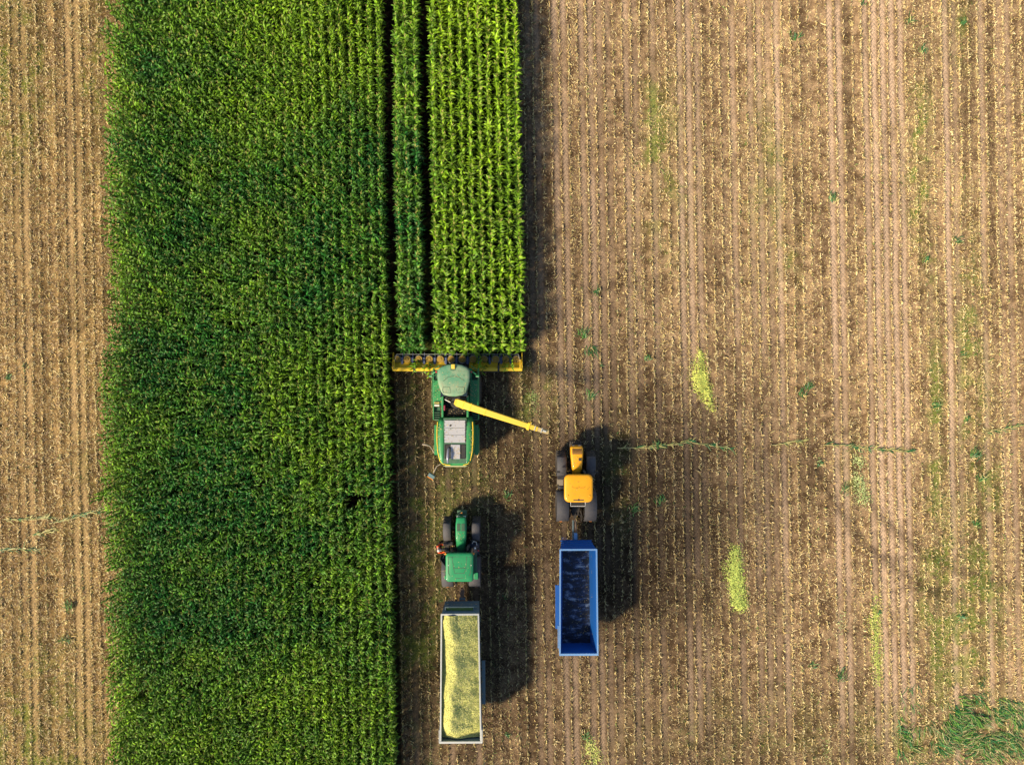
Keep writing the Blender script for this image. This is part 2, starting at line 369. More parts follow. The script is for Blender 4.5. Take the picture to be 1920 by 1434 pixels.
def make_litter():
    rng = np.random.default_rng(22); n = 520000
    x = rng.uniform(-35.5, 35.5, n); y = rng.uniform(-27, 27, n)
    u, v = to_px(x, y); c = in_corn(x, y)
    tr = lane_track(x, y); fr = row_u(x, y); fr = fr-np.round(fr)
    dens = .25+1.05*N3(x, y, 1.3)*(.4+1.2*LANES[(np.floor(row_u(x, y)).astype(int)+301) % 400])+.3*(np.abs(fr) < .2)-1.1*tr*(np.abs(fr) > .16)
    dens = np.where(u < 400, dens+.5, dens); dens = np.where(u > 1650, dens+.3, dens)
    keep = (~c) & (rng.random(n) < dens*.8); x, y, tr, fr, u, v = x[keep], y[keep], tr[keep], fr[keep], u[keep], v[keep]; n = len(x)
    tone = np.clip(tone_map(x, y)*1.2, .22, 1.15); g = np.clip(green_map(x, y), 0, 1)  # litter tone carries the painted shade patch too
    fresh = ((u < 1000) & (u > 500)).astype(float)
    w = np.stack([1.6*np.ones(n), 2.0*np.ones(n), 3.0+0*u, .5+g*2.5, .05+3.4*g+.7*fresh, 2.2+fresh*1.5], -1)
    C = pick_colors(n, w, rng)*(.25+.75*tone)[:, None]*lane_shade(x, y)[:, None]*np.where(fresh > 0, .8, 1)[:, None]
    ang = rng.random(n)*2*PI
    side = np.sign(fr)*-1.0
    chev = rng.random(n) < .25+.6*tr
    ang = np.where(chev, PI/2+side*math.radians(48)*-1+rng.normal(0, .22, n), ang)
    P = np.stack([x, y, gz(x, y)+rng.uniform(.006, .035, n)], -1)
    big = rng.random(n) < .06
    ln = np.where(big, rng.uniform(.2, .42, n), rng.uniform(.05, .17, n)); wd = np.where(big, rng.uniform(.02, .045, n), rng.uniform(.016, .036, n))
    parts = [slivers(P, ang, ln, wd, rng.normal(0.05, .15, n), rng.normal(0, .35, n), C, rng.normal(0, .15, n))]
    V, F, C = merge(parts)
    o = np_mesh("straw_litter", V, F, C, [attr_mat("litter", rough=.75)])
    tag(o, "loose straw and leaf litter strewn over the harvested soil", "straw", kind='stuff')
def make_weeds():
    rng = np.random.default_rng(23); n = 150000
    x = rng.uniform(-35, 35, n); y = rng.uniform(-26.5, 26.5, n); g = green_map(x, y)
    keep = (~in_corn(x, y)) & (rng.random(n) < np.clip(g-.08, 0, 1)*.85); x, y, g = x[keep], y[keep], g[keep]; n = len(x)
    C = np.where((rng.random(n) < .55)[:, None], np.array([.19, .25, .045]), np.array([.06, .16, .045]))*rng.uniform(.6, 1.3, n)[:, None]
    C = np.where((rng.random(n) < .2)[:, None], YEL*.8, C)
    P = np.stack([x, y, gz(x, y)], -1)
    V, F, C = slivers(P, rng.random(n)*2*PI, rng.uniform(.08, .24, n), rng.uniform(.018, .045, n), rng.uniform(.1, .9, n), rng.normal(0, .4, n), C, rng.normal(0, .15, n))
    o = np_mesh("low_weeds", V, F, C, [attr_mat("weed_leaf", rough=.55, transl=.2)])
    tag(o, "low green and yellow weeds growing in bands between the stubble", "weeds", kind='stuff')
make_stubble(); make_litter(); make_weeds()

# ------------------------------------------------------------------ standing corn
def plant_template(rng):
    """one maize plant: stalk, arching leaves in two ranks, tassel. returns V, F, kind (0 leaf,1 stalk,2 tassel), along"""
    V, F, K, A, B = [], [], [], [], []
    H = rng.uniform(2.15, 2.45); base_ang = rng.random()*2*PI
    nl = 10
    for i in range(3):
        t = 2*PI*i/3; V += [(math.cos(t)*.016, math.sin(t)*.016, -.05), (math.cos(t)*.008, math.sin(t)*.008, H+.05)]; K += [1, 1]; A += [0, 1]; B += [1, 1]
    F += [(0, 2, 3, 1), (2, 4, 5, 3), (4, 0, 1, 5)]
    for i in range(nl):
        f = i/(nl-1); z = .35+(H-.38)*f**.9
        a = base_ang+PI*(i % 2)+rng.normal(0, .45)
        L = rng.uniform(.42, .60)*(1.05-.40*f)
        wmax = rng.uniform(.11, .15)*(1 if f < .85 else .75)
        elev = math.radians(rng.uniform(56, 74)+6*f); droop = rng.uniform(1.5, 2.6)*(1.1-.25*f)
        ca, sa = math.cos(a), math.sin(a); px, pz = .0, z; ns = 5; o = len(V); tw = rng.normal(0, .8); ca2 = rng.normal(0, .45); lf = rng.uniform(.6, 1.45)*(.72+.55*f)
        for s_ in range(ns+1):
            t = s_/ns; w = wmax*(.45+.9*math.sin(PI*min(1, t*.75+.18)))*(1-t**3*.92)*.72
            aa = a+ca2*t*t; sx, sy = -math.sin(aa), math.cos(aa); roll = tw*t+.25*math.sin(3*t+i)
            cx, cy = math.cos(a)*px+(-math.sin(a))*ca2*px*t*.5, math.sin(a)*px+math.cos(a)*ca2*px*t*.5
            V += [(cx-sx*w/2*math.cos(roll), cy-sy*w/2*math.cos(roll), pz-w/2*math.sin(roll)), (cx+sx*w/2*math.cos(roll), cy+sy*w/2*math.cos(roll), pz+w/2*math.sin(roll))]
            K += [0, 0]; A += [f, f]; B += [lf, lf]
            e = elev-droop*t; px += math.cos(e)*L/ns; pz += math.sin(e)*L/ns
        for s_ in range(ns): F.append((o+2*s_, o+2*s_+1, o+2*s_+3, o+2*s_+2))
    for i in range(5 if rng.random() < .6 else 0):          # tassel branches
        a = rng.random()*2*PI; o = len(V); sp = .03 if i == 0 else rng.uniform(.06, .13); w = .010; z0 = H+rng.uniform(0, .06); z1 = z0+rng.uniform(.12, .24)
        x1, y1 = math.cos(a)*sp, math.sin(a)*sp; sx, sy = -math.sin(a)*w, math.cos(a)*w
        V += [(-sx, -sy, z0), (sx, sy, z0), (x1+sx, y1+sy, z1), (x1-sx, y1-sy, z1)]; K += [2]*4; A += [1]*4; B += [1]*4; F.append((o, o+1, o+2, o+3))
    return np.array(V), np.array(F), np.array(K), np.array(B)
RT = random.Random(3)
class _R:
    def __init__(s, seed): s.g = np.random.default_rng(seed)
    def uniform(s, a, b): return float(s.g.uniform(a, b))
    def normal(s, a, b): return float(s.g.normal(a, b))
    def random(s): return float(s.g.random())
TEMPL = [plant_template(_R(100+i)) for i in range(20)]
LEAFA = np.array([.012, .092, .009]); LEAFB = np.array([.150, .270, .006]); LEAFC = np.array([.25, .27, .03])
def corn_tint(x, y, K, A, rnd, jit):
    """leaf colour by place in the field: bluish green in the middle, yellower in the strip by the harvester and along the far end"""
    u, v = 960+x*30.1, 717-y*30.1
    yel = .26+.46*sstep(330, 60, v)*sstep(250, 450, u)+.48*sstep(795, 825, u)+.30*sstep(1150, 1400, v)+.30*sstep(500, 700, v)*sstep(380, 600, u)*(u < 740)*sstep(950, 800, v)
    yel = yel+.18*sstep(270, 200, u)
    yel = np.clip(yel+(N1(x, y, 2.5)-.5)*.5+(N2(x, y, .6)-.5)*.35+(rnd-.5)*.35, 0, 1.15)
    return yel
def tint_for(yel, K, A, jit):
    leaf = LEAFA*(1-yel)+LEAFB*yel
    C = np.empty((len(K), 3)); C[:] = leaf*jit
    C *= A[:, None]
    C[K == 1] = np.array([.10, .20, .03]); C[K == 2] = np.array([.38, .36, .10])
    return C
def ordinal(n):
    one = "zeroth first second third fourth fifth sixth seventh eighth ninth tenth eleventh twelfth thirteenth fourteenth fifteenth sixteenth seventeenth eighteenth nineteenth".split()
    if n < 20: return one[n]
    if n >= 100: return "hundred-and-"+ordinal(n-100) if n > 100 else "hundredth"
    t = {8: "eight", 9: "ninet", 2: "twent", 3: "thirt", 4: "fort", 5: "fift", 6: "sixt", 7: "sevent"}[n//10]
    return t+"ieth" if n % 10 == 0 else t+"y-"+one[n % 10]
def make_corn():
    rng = np.random.default_rng(31); X, Y = [], []
    rows = [RX0-k*PITCH for k in range(10)]
    x = rows[-1]-1.10; strip = [x, x-PITCH, x-2*PITCH]
    x = strip[-1]-1.13; main = [x-k*PITCH for k in range(34)]
    for x0 in rows+strip+main:
        y = np.arange(-29.5, 29.5, .17); y = y+rng.normal(0, .04, len(y)); ph = rng.random()*90
        xx = x0+TILT*y+.06*(N1(y*0+ph, y, 3)-.5)+rng.normal(0, .018, len(y))
        if x0 in main: k = xx > left_edge(y)-.55+.3*(N2(y*0, y, .8)-.5)
        else: k = y > 1.86+.22*rng.random(len(y))
        u, v = to_px(xx, y); u2, v2 = 960+xx*30, 717-y*30
        hole = (((u2-667)/24)**2+((v2-938)/9)**2 < 1) | (((u2-483)/9)**2+((v2-915)/8)**2 < 1)
        k &= ~hole; k &= rng.random(len(y)) > .04
        X.append(xx[k]); Y.append(y[k])
    X = np.concatenate(X); Y = np.concatenate(Y); n = len(X)
    tid = rng.integers(0, len(TEMPL), n); rot = rng.random(n)*2*PI; sc = rng.uniform(.88, 1.08, n)*(.93+.14*N3(X, Y, 3)); lean = rng.normal(0, .016, (n, 2)); rnd = rng.random(n); jit = rng.uniform(.72, 1.28, n)
    wide = np.where(X > -7.3, 1.22, .98)
    yel = corn_tint(X, Y, None, None, rnd, jit)
    Z = gz(X, Y)
    order = np.argsort(X**2+Y**2); single = np.zeros(n, bool); single[order[:300]] = True
    leaf = attr_mat("corn_leaf", rough=.55, spec=.30, transl=.03, nscale=8, nvar=.2)
    parts = []
    for t, (V, F, K, A) in enumerate(TEMPL):
        ids = np.where((tid == t) & ~single)[0]
        if not len(ids): continue
        c, s_ = np.cos(rot[ids])[:, None], np.sin(rot[ids])[:, None]; k = sc[ids][:, None]; wk = k*wide[ids][:, None]
        vx = (V[None, :, 0]*c-V[None, :, 1]*s_)*wk; vy = (V[None, :, 0]*s_+V[None, :, 1]*c)*wk; vz = V[None, :, 2]*k
        vx = vx+vz*lean[ids, 0][:, None]+X[ids][:, None]; vy = vy+vz*lean[ids, 1][:, None]+Y[ids][:, None]; vz = vz+Z[ids][:, None]
        VV = np.stack([vx, vy, vz], -1).reshape(-1, 3); FF = (F[None]+(np.arange(len(ids))*len(V))[:, None, None]).reshape(-1, 4)
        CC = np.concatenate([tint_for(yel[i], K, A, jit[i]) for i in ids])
        parts.append((VV, FF, CC))
    V, F, C = merge(parts)
    o = np_mesh("corn_crop", V, F, C, [leaf], smooth=True)
    tag(o, "dense standing crop of tall green maize in rows", "corn", kind='stuff')
    # the 300 plants nearest the machine are plants of their own
    protos = {}
    for i in order[:300]:
        t = tid[i]; q = int(np.clip(yel[i], 0, 1)*3); key = (t, q)
        if key not in protos:
            V, F, K, A = TEMPL[t]
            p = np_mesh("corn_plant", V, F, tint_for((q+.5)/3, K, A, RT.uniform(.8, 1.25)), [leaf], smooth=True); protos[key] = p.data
        else:
            p = bpy.data.objects.new("corn_plant", protos[key]); COL.objects.link(p)
        p.location = (X[i], Y[i], Z[i]); p.rotation_euler = (-lean[i, 1], lean[i, 0], rot[i]); p.scale = (sc[i]*wide[i], sc[i]*wide[i], sc[i])
        xr = X[i]-TILT*Y[i]
        if xr > -5.3:
            r = int(round((RX0-xr)/PITCH)); same = (np.round((RX0-(X-TILT*Y))/PITCH) == r) & (X-TILT*Y > -5.3)
            gp = "maize plants in the ten-row block before the header"; where = "row from the bare edge"
        elif xr < -7.4:
            end = (X+7.8)**2+(Y-1.3)**2; r = -1; k = int(((end < end[i]) & (X-TILT*Y < -7.4)).sum()); same = None
            gp = "maize plants of the main block beside the header"
        else:
            r = int(round((rows[-1]-1.10-xr)/PITCH)); same = (np.round((rows[-1]-1.10-(X-TILT*Y))/PITCH) == r) & (X-TILT*Y <= -5.3) & (X-TILT*Y > -7.4)
            gp = "maize plants in the three-row strip before the header"; where = "row of the narrow strip"
        if same is not None: k = int((Y[same] < Y[i]).sum())
        lb = "dark green maize plant of the main block, "+ordinal(k+1)+" closest to the header's outer end" if same is None else ("yellow-green" if yel[i] > .6 else "green")+" maize plant, "+ordinal(k+1)+" back from the header in the "+ordinal(r+1)+" "+where
        tag(p, lb, "corn plant", gp)
make_corn()
def bent_plants():
    src = [o for o in COL.objects if o.name.startswith("corn_plant")][20:40]
    for i, (px, py, tilt, rz, lb) in enumerate([(846, 656, 62, .05, "green maize plant bent over the middle of the header in front of the cab"), (818, 661, 48, -.5, "green maize plant falling onto the header just before the cab's corner"),
            (876, 660, 55, .5, "yellow-green maize plant leaning onto the header right of the cab lamp"), (905, 661, 40, -.2, "maize plant tipping into the header's right half"), (768, 662, 45, .35, "dark green maize plant tipping into the header's outer left drums"), (958, 660, 38, .1, "maize plant tipping over the header's right end"), (788, 660, 40, -.2, "dark green maize plant tipping over the second drum from the header's outer end"), (805, 661, 52, .1, "maize plant bent low over the drums left of the cab"), (862, 660, 58, -.3, "maize plant bent down just right of the yellow cab lamp"), (892, 661, 34, .4, "upright-leaning maize plant at the start of the header's right half"), (922, 660, 50, -.4, "maize plant bent over the header's right trough joint"), (942, 661, 44, .2, "maize plant leaning onto the round drum near the header's right end")]):
        p = bpy.data.objects.new("corn_plant", src[i % len(src)].data); COL.objects.link(p)
        x, y = W(px, py); p.location = (x, y, float(gz(x, y))+.1); p.rotation_euler = (math.radians(tilt), 0, rz); p.scale = (1, 1, .8); tag(p, lb, "corn plant", "maize plants falling into the header")
bent_plants()

# ------------------------------------------------------------------ materials of the machines
M_green = mat("green_paint", (.010, .235, .062), .36, coat=.3, dust=.16, dustcol=(.28, .27, .15), dscale=1.8)
M_tgreen = mat("bright_green_paint", (.006, .26, .085), .36, coat=.3, dust=.10, dustcol=(.25, .27, .15), dscale=2)
M_dgreen = mat("dark_green_paint", (.008, .10, .05), .5, dust=.3, dscale=4)
M_yel = mat("yellow_paint", (.88, .58, .02), .40, coat=.2, dust=.18, dustcol=(.62, .45, .15), dscale=3)
M_lyel = mat("light_yellow_paint", (.74, .49, .035), .42, dust=.15, dustcol=(.60, .45, .2), dscale=4)
M_oran = mat("amber_paint", (.95, .42, .004), .34, coat=.35, dust=.05, dustcol=(.55, .36, .1), dscale=3)
M_blue = mat("blue_paint", (.004, .115, .46), .45, dust=.25, dustcol=(.05, .17, .40), dscale=2.5)
M_lblue = mat("pale_blue_rim_paint", (.14, .38, .74), .5, dust=.5, dustcol=(.40, .45, .50), dscale=6)
M_steel = mat("galvanised_steel", (.52, .54, .52), .45, metal=.35, dust=.25, dscale=5)
M_bsteel = mat("blue_grey_steel", (.12, .21, .25), .5, metal=.1, dust=.35, dscale=4)
M_alu = mat("aluminium", (.40, .40, .42), .42, metal=.25, dust=.2, dustcol=(.42, .38, .33), dscale=5)
M_black = mat("black_plastic", (.018, .018, .020), .55, dust=.35, dustcol=(.10, .085, .06), dscale=6)
M_rub = mat("tyre_rubber", (.022, .022, .024), .8, dust=.5, dustcol=(.13, .10, .07), dscale=5, bump=.3)
M_fend = mat("grey_mudguard_plastic", (.045, .047, .06), .6, dust=.5, dustcol=(.15, .13, .11), dscale=4)
M_dark = mat("dark_metal", (.035, .035, .036), .6, dust=.5, dustcol=(.12, .085, .05), dscale=7)
M_rust = mat("rusty_drawbar_steel", (.17, .10, .07), .7, dust=.5, dustcol=(.30, .24, .18), dscale=9)
M_glass = mat("tinted_glass", (.015, .028, .030), .06, coat=.6, spec=.8)
M_pale = mat("pale_metal", (.62, .60, .55), .45, dust=.2)
M_arm = mat('dusty_tube', (.26, .22, .17), .6, dust=.4)
M_red = mat("red_lens", (.65, .03, .03), .3, coat=.4); M_amb = mat("amber_lens", (.95, .30, .02), .3, coat=.4); M_white = mat("white_lens", (.8, .8, .78), .25, coat=.4)
M_hblue = mat("blue_header_paint", (.030, .07, .20), .45, dust=.3, dscale=8)
M_drum = mat("worn_yellow_drum", (.42, .26, .02), .55, dust=.7, dustcol=(.13, .09, .03), dscale=9)
M_seat = mat("seat_cloth", (.05, .05, .055), .9)

def wheel(parent, x, y, r, w, side, rimmat, name="wheel"):
    """tyre with chevron lugs, and a rim as its own sub-part; axis along x"""
    m = MB(); h = w/2; ri = r*.56
    m.lathe_x([(-h*.9, ri), (-h, ri+.04), (-h, r*.86), (-h*.86, r*.945), (-h*.5, r*.965), (0, r*.97), (h*.5, r*.965), (h*.86, r*.945), (h, r*.86), (h, ri+.04), (h*.9, ri)], 0, 0, 0, n=44)
    nl = 20
    for k in range(nl):
        for sd in (-1, 1):
            a0 = 2*PI*(k+(.5 if sd > 0 else 0))/nl; da = .19; pts = []
            for (xx, aa) in ((.02, a0+da), (h*1.0, a0-.02)):
                for (rr, wd_) in ((r*.955, .035), (r, .028)):
                    for q in (-1, 1):
                        an = aa+q*wd_/r; pts.append((sd*xx, math.cos(an)*rr, math.sin(an)*rr))
            m.add(pts, [(0, 1, 3, 2), (4, 6, 7, 5), (2, 3, 7, 6), (0, 4, 5, 1), (0, 2, 6, 4), (1, 5, 7, 3)])
    t = m.build(name, M_rub, parent); t.location = (x, y, r*.985)
    q = MB(); s_ = side
    q.lathe_x([(-h*.86, ri+.012), (-h*.86, ri-.03), (s_*h*.35-.02, ri*.55), (s_*h*.35-.02, .02), (s_*h*.35+.02, .02), (s_*h*.35+.02, ri*.5), (h*.86, ri-.03), (h*.86, ri+.012)], 0, 0, 0, n=28)
    q.cyl((s_*h*.45, 0, 0), (1, 0, 0), ri*.32, w*.3, n=16)
    for k in range(8): a = 2*PI*k/8; q.cyl((s_*h*.42, math.cos(a)*ri*.42, math.sin(a)*ri*.42), (1, 0, 0), .022, .05, n=6)
    q.build("rim", rimmat, t)
    return t
def ring_xz(y, hw, z0, z1, r=.10, n=4, crown=0.0):
    """rounded-top cross section in the xz plane"""
    p = [(-hw*.96, y, z0)]
    for i in range(n+1):
        a = PI-(PI/2)*i/n; p.append((-hw+r+math.cos(a)*r, y, z1-r+math.sin(a)*r))
    p.append((0, y, z1+crown))
    for i in range(n+1):
        a = PI/2-(PI/2)*i/n; p.append((hw-r+math.cos(a)*r, y, z1-r+math.sin(a)*r))
    p.append((hw*.96, y, z0)); return p
def rrect(x0, x1, y0, y1, r, n=5):
    out = []
    for cx, cy, a in ((x1-r, y1-r, 0), (x0+r, y1-r, PI/2), (x0+r, y0+r, PI), (x1-r, y0+r, 3*PI/2)):
        for i in range(n+1): t = a+PI/2*i/n; out.append((cx+math.cos(t)*r, cy+math.sin(t)*r))
    return out
def strip3(m, pts, w, t, mi=0):
    """narrow raised line lying on a surface"""
    for a, b in zip(pts[:-1], pts[1:]):
        a, b = Vector(a), Vector(b); d = (b-a).normalized(); s_ = Vector((-d.y, d.x, 0))*w/2; up = Vector((0, 0, t))
        a = a-d*w*.3; b = b+d*w*.3
        m.add([a-s_, a+s_, b+s_, b-s_, a-s_+up, a+s_+up, b+s_+up, b-s_+up], [(0, 3, 2, 1), (4, 5, 6, 7), (0, 1, 5, 4), (1, 2, 6, 5), (2, 3, 7, 6), (3, 0, 4, 7)], mi)

# ------------------------------------------------------------------ tractors
def tractor(green):
    if green:
        root = empty("tractor", (-3.23, -12.1, 0), label="green tractor with a square green cab roof pulling the trailer full of silage", cat="tractor")
        paint, rimm = M_tgreen, M_lyel; fy, fr, fw, rr, rw = 2.68, .76, .50, .95, .66
        ox_f, ox_r = 1.18, 1.22; hood = [(1.50, .27), (2.4, .345), (3.1, .345), (3.50, .30), (3.57, .25)]; zh = 1.90
        roof = (-.86, .86, -.16, 1.62); zr = 2.86
    else:
        root = empty("tractor", (4.10, -7.88, 0), label="orange-yellow tractor with a rounded yellow cab roof pulling the empty blue trailer", cat="tractor")
        paint, rimm = M_oran, M_oran; fy, fr, fw, rr, rw = 2.68, .80, .60, .96, .70
        ox_f, ox_r = 1.24, 1.26; hood = [(2.02, .25), (2.7, .335), (3.3, .395), (3.74, .40), (3.86, .33)]; zh = 2.0
        roof = (-.87, .85, .52, 2.24); zr = 2.95
    for sd in (-1, 1):
        wheel(root, sd*(ox_f-fw/2), fy, fr, fw, sd, rimm); wheel(root, sd*(ox_r-rw/2), 0, rr, rw, sd, rimm)
    hood_end = hood[0][0]
    m = MB(); m.box(-.26, .26, -.45, hood[-1][0]-.25, .62, 1.12); m.box(-.22, .22, -.7, -.4, .45, .95); m.cyl((0, fy, fr), (1, 0, 0), .12, 2*ox_f-.4, n=12); m.cyl((0, 0, rr), (1, 0, 0), .17, 2*ox_r-.4, n=14)
    m.box(-.13, .13, fy-.35, fy+.35, fr-.16, fr+.2)
    m.build("chassis", M_dark, root, bevel=.02)
    m = MB(); m.loft([ring_xz(y, hw, 1.05 if k else 1.15, zh-(.0, .0, .03, .10, .26)[k], .13, crown=.02) for k, (y, hw) in enumerate(hood)])
    hd = m.build("hood", paint, root, smooth=True); hd.modifiers.new("n", 'WEIGHTED_NORMAL')
    m = MB(); yf = hood[-1][0]
    if green:
        for sd in (-1, 1): m.box(.02 if sd > 0 else -.24, .24 if sd > 0 else -.02, 2.90, 3.36, zh-.05, zh-.004+.0)
        m.box(-.25, .25, 2.93, 3.33, zh-.06, zh-.01)
        m = MB()
        for sd in (-1, 1):
            a, b = (.03, .25) if sd > 0 else (-.25, -.03)
            m.add([(a, 2.72, zh+.016), (b, 2.72, zh+.010), (b, 3.18, zh-.016), (a, 3.18, zh-.012), (a, 2.72, zh-.05), (b, 2.72, zh-.05), (b, 3.18, zh-.1), (a, 3.18, zh-.1)], [(0, 1, 2, 3), (4, 7, 6, 5), (0, 4, 5, 1), (1, 5, 6, 2), (2, 6, 7, 3), (3, 7, 4, 0)])
            for k in range(9):
                y = 2.76+k*.05; zz = zh+.014-(y-2.72)*.056; m.box(a+.01, b-.01, y, y+.018, zz-.01, zz+.010)
        m.build("hood_vent", M_dgreen, hd)
        m = MB(); m.box(-.36, .36, yf-.02, yf+.06, 1.0, 1.08); m.box(-.34, -.30, yf, yf+.10, 1.0, 1.45); m.box(.30, .34, yf, yf+.10, 1.0, 1.45); m.box(-.30, .30, yf+.0, yf+.30, .75, 1.02)
        m.build("front_weight", M_dgreen, root, bevel=.02)
        m = MB(); m.box(-.045, .045, yf+.12, yf+.20, 1.1, 1.25); m.build("front_lamp", M_amb, root, bevel=.01)
        m = MB(); strip3(m, [(-.30, 1.55, zh+.0), (-.35, 2.4, zh-.10)], .01, .004); 
    else:
        m.add([(-.30, 3.36, zh+.0), (.30, 3.36, zh+.0), (.31, 3.70, zh-.055), (-.31, 3.70, zh-.055), (-.30, 3.36, zh-.1), (.30, 3.36, zh-.1), (.31, 3.70, zh-.14), (-.31, 3.70, zh-.14)], [(0, 1, 2, 3), (4, 7, 6, 5), (0, 4, 5, 1), (1, 5, 6, 2), (2, 6, 7, 3), (3, 7, 4, 0)])
        for k in range(14): x = -.28+k*.043; m.box(x, x+.012, 3.40, 3.66, zh-.06, zh+.012-.02)
        m.build("hood_vent", mat("brown_mesh", (.30, .15, .03), .6), hd)
        m = MB(); m.box(.10, .27, 2.95, 3.12, zh-.02, zh+.022)
        for k in range(5): m.box(.115, .255, 2.965+k*.03, 2.975+k*.03, zh+.02, zh+.03)
        m.build("air_intake", M_dark, hd)
        m = MB(); m.box(-.38, .38, yf-.15, yf+.10, .62, 1.02); 
        for k in range(6): m.box(-.36+k*.125, -.27+k*.125, yf+.08, yf+.22, .58, 1.04)
        m.build("front_weight", M_dark, root, bevel=.02)
    for sd in (-1, 1):
        m = MB(); m.box(sd*.20-.09, sd*.20+.09, yf-.06, yf+.018, 1.35, 1.47); m.build("headlight", M_white, root, bevel=.015)
    # exhaust and air filter beside the windscreen
    m = MB(); ex = .46; ey = hood_end+.22
    m.tube([(ex, ey, 1.2), (ex, ey, 2.35), (ex, ey-.05, 2.6)], [.06, .055, .045], n=12); m.cyl((ex, ey, 1.75), (0, 0, 1), .09, .7, n=14)
    m.build("exhaust_pipe", M_dark, root, smooth=True)
    # mudguards
    for sd in (-1, 1):
        m = MB(); a, b = sorted((sd*(ox_f+.0), sd*(ox_f-fw-.02)))
        m.arc(fy, fr*.985, fr+.05, a, b, 55, 165, t=.025); m.build("front_fender", M_fend, root, smooth=True)
        m = MB(); a, b = sorted((sd*(ox_r+.02), sd*(ox_r-rw-.08)))
        m.arc(0, rr*.985, rr+.06, a, b, 20, 188, t=.03)
        m.build("rear_fender", M_tgreen if green and sd > 2 else M_fend, root, smooth=True)
        m = MB(); m.box(sd*(ox_r-.3)-.08, sd*(ox_r-.3)+.08, -rr-.13, -rr-.08, rr-.02, rr+.06); m.build("tail_light", M_amb, root, bevel=.01)
    # cab
    x0, x1, y0, y1 = roof; cx = (x0+x1)/2; zc = 1.12
    yb0, yb1 = y0+.12, y1-.10
    m = MB()
    posts = [((-.62, yb1-.02, zc), (-.66, yb1-.10, zr)), ((.62, yb1-.02, zc), (.66, yb1-.10, zr)), ((-.76, yb0+.75, zc), (-.76, yb0+.72, zr)), ((.76, yb0+.75, zc), (.76, yb0+.72, zr)), ((-.70, yb0+.02, zc), (-.70, yb0+.06, zr)), ((.70, yb0+.02, zc), (.70, yb0+.06, zr))]
    for a, b in posts: m.tube([a, b], .04, n=6)
    m.box(-.72, .72, yb0, yb1-.02, .98, 1.16); m.box(-.62, .62, yb1-.06, yb1+.0, 1.0, 1.45)
    m.build("cab_frame", M_black, root, bevel=.01)
    def pane(name, c):
        n_ = (Vector(c[1])-Vector(c[0])).cross(Vector(c[2])-Vector(c[0])).normalized()*.006
        q = MB(); q.loft([[Vector(p)-n_ for p in c], [Vector(p)+n_ for p in c]]); return q.build(name, M_glass, root)
    pane("windscreen", [(-.60, yb1, zc+.3), (.60, yb1, zc+.3), (.62, yb1-.09, zr), (-.62, yb1-.09, zr)])
    pane("rear_window", [(-.66, yb0, zc+.1), (.66, yb0, zc+.1), (.66, yb0+.04, zr), (-.66, yb0+.04, zr)])
    for sd in (-1, 1):
        if not (green and sd < 0): pane("side_window", [(sd*.775, yb0+.08, zc), (sd*.775, yb0+.70, zc), (sd*.775, yb0+.68, zr), (sd*.775, yb0+.1, zr)])
    if green:     # the left door stands open
        a = Vector((-.74, yb0+.58, 0)); d = Vector((-.66, .72, 0)).normalized()*.80
        c = [a+Vector((0, 0, 1.0)), a+d+Vector((0, 0, 1.15)), a+d*.92+Vector((0, 0, 2.55)), a+Vector((0, 0, 2.75))]
        q = MB(); n_ = d.cross(Vector((0, 0, 1))).normalized()*.012; q.loft([[p-n_*.6 for p in c], [p+n_*.6 for p in c]]); dr = q.build("cab_door", M_glass, root)
        q = MB()
        for k in range(4): q.tube([c[k], c[(k+1) % 4]], .028, n=6)
        q.build("door_frame", M_black, dr)
        q = MB(); q.tube([c[0]+d*.75+n_*3+Vector((0, 0, .35)), c[0]+d*.8+n_*5+Vector((0, 0, .6)), c[0]+d*.75+n_*3+Vector((0, 0, .9))], .018, n=6); q.build("handle", M_pale, dr)
    m = MB(); m.box(-.24, .24, yb0+.35, yb0+.85, 1.3, 1.45); m.box(-.24, .24, yb0+.27, yb0+.38, 1.4, 2.0); m.build("seat", M_seat, root, bevel=.04)
    # roof
    m = MB(); r = .20 if green else .30
    poly = rrect(x0, x1, y0, y1, r)
    if not green: poly = [(x*(1+.05*math.cos((y-(y0+y1)/2)*1.6)), y) for x, y in poly]
    m.stack(poly, [(zr-.06, .93), (zr-.02, .985), (zr+.06, 1.0), (zr+.14, .985), (zr+.19, .94), (zr+.215, .85), (zr+.235, .5)])
    rf = m.build("roof", paint, root, smooth=True)
    sm = MB(); zt = zr+.222; yc = (y0+y1)/2
    if green:
        strip3(sm, [(x0+.17, y1-.22, zr+.208), (x0+.19, y0+.55, zt), (x0+.36, y0+.28, zr+.206), (cx, y0+.24, zr+.212), (x1-.34, y0+.28, zr+.206), (x1-.17, y0+.6, zt), (x1-.15, y1-.22, zr+.205), (x0+.17, y1-.22, zr+.208)], .036, .014)
        strip3(sm, [(x0+.40, y1-.22, zr+.216), (x0+.50, yc-.02, zt+.008), (x0+.56, y0+.56, zr+.222), (cx+.26, y0+.56, zr+.222), (x1-.36, y0+.30, zr+.208)], .036, .014)
        strip3(sm, [(x1-.42, y1-.22, zr+.216), (x1-.46, yc+.0, zt+.006), (cx+.30, y0+.58, zr+.222)], .036, .014)
        strip3(sm, [(x0+.50, yc-.02, zt+.008), (x1-.46, yc-.02, zt+.008)], .034, .014)
        sm.build("roof_groove", M_dgreen, rf)
        for sx in (x0+.19, x1-.14):
            q = MB(); q.cyl((sx, yc+.15, zr+.215), (0, 0, 1), .028, .03, n=10); q.build("roof_bolt", M_pale, rf)
        for sx in (x0-.02, x1+.0):
            q = MB(); q.cyl((sx, y1-.09, zr-.02), (0, 0, 1), .055, .12, n=12); q.build("turn_lamp", M_amb, root, bevel=.01)
    else:
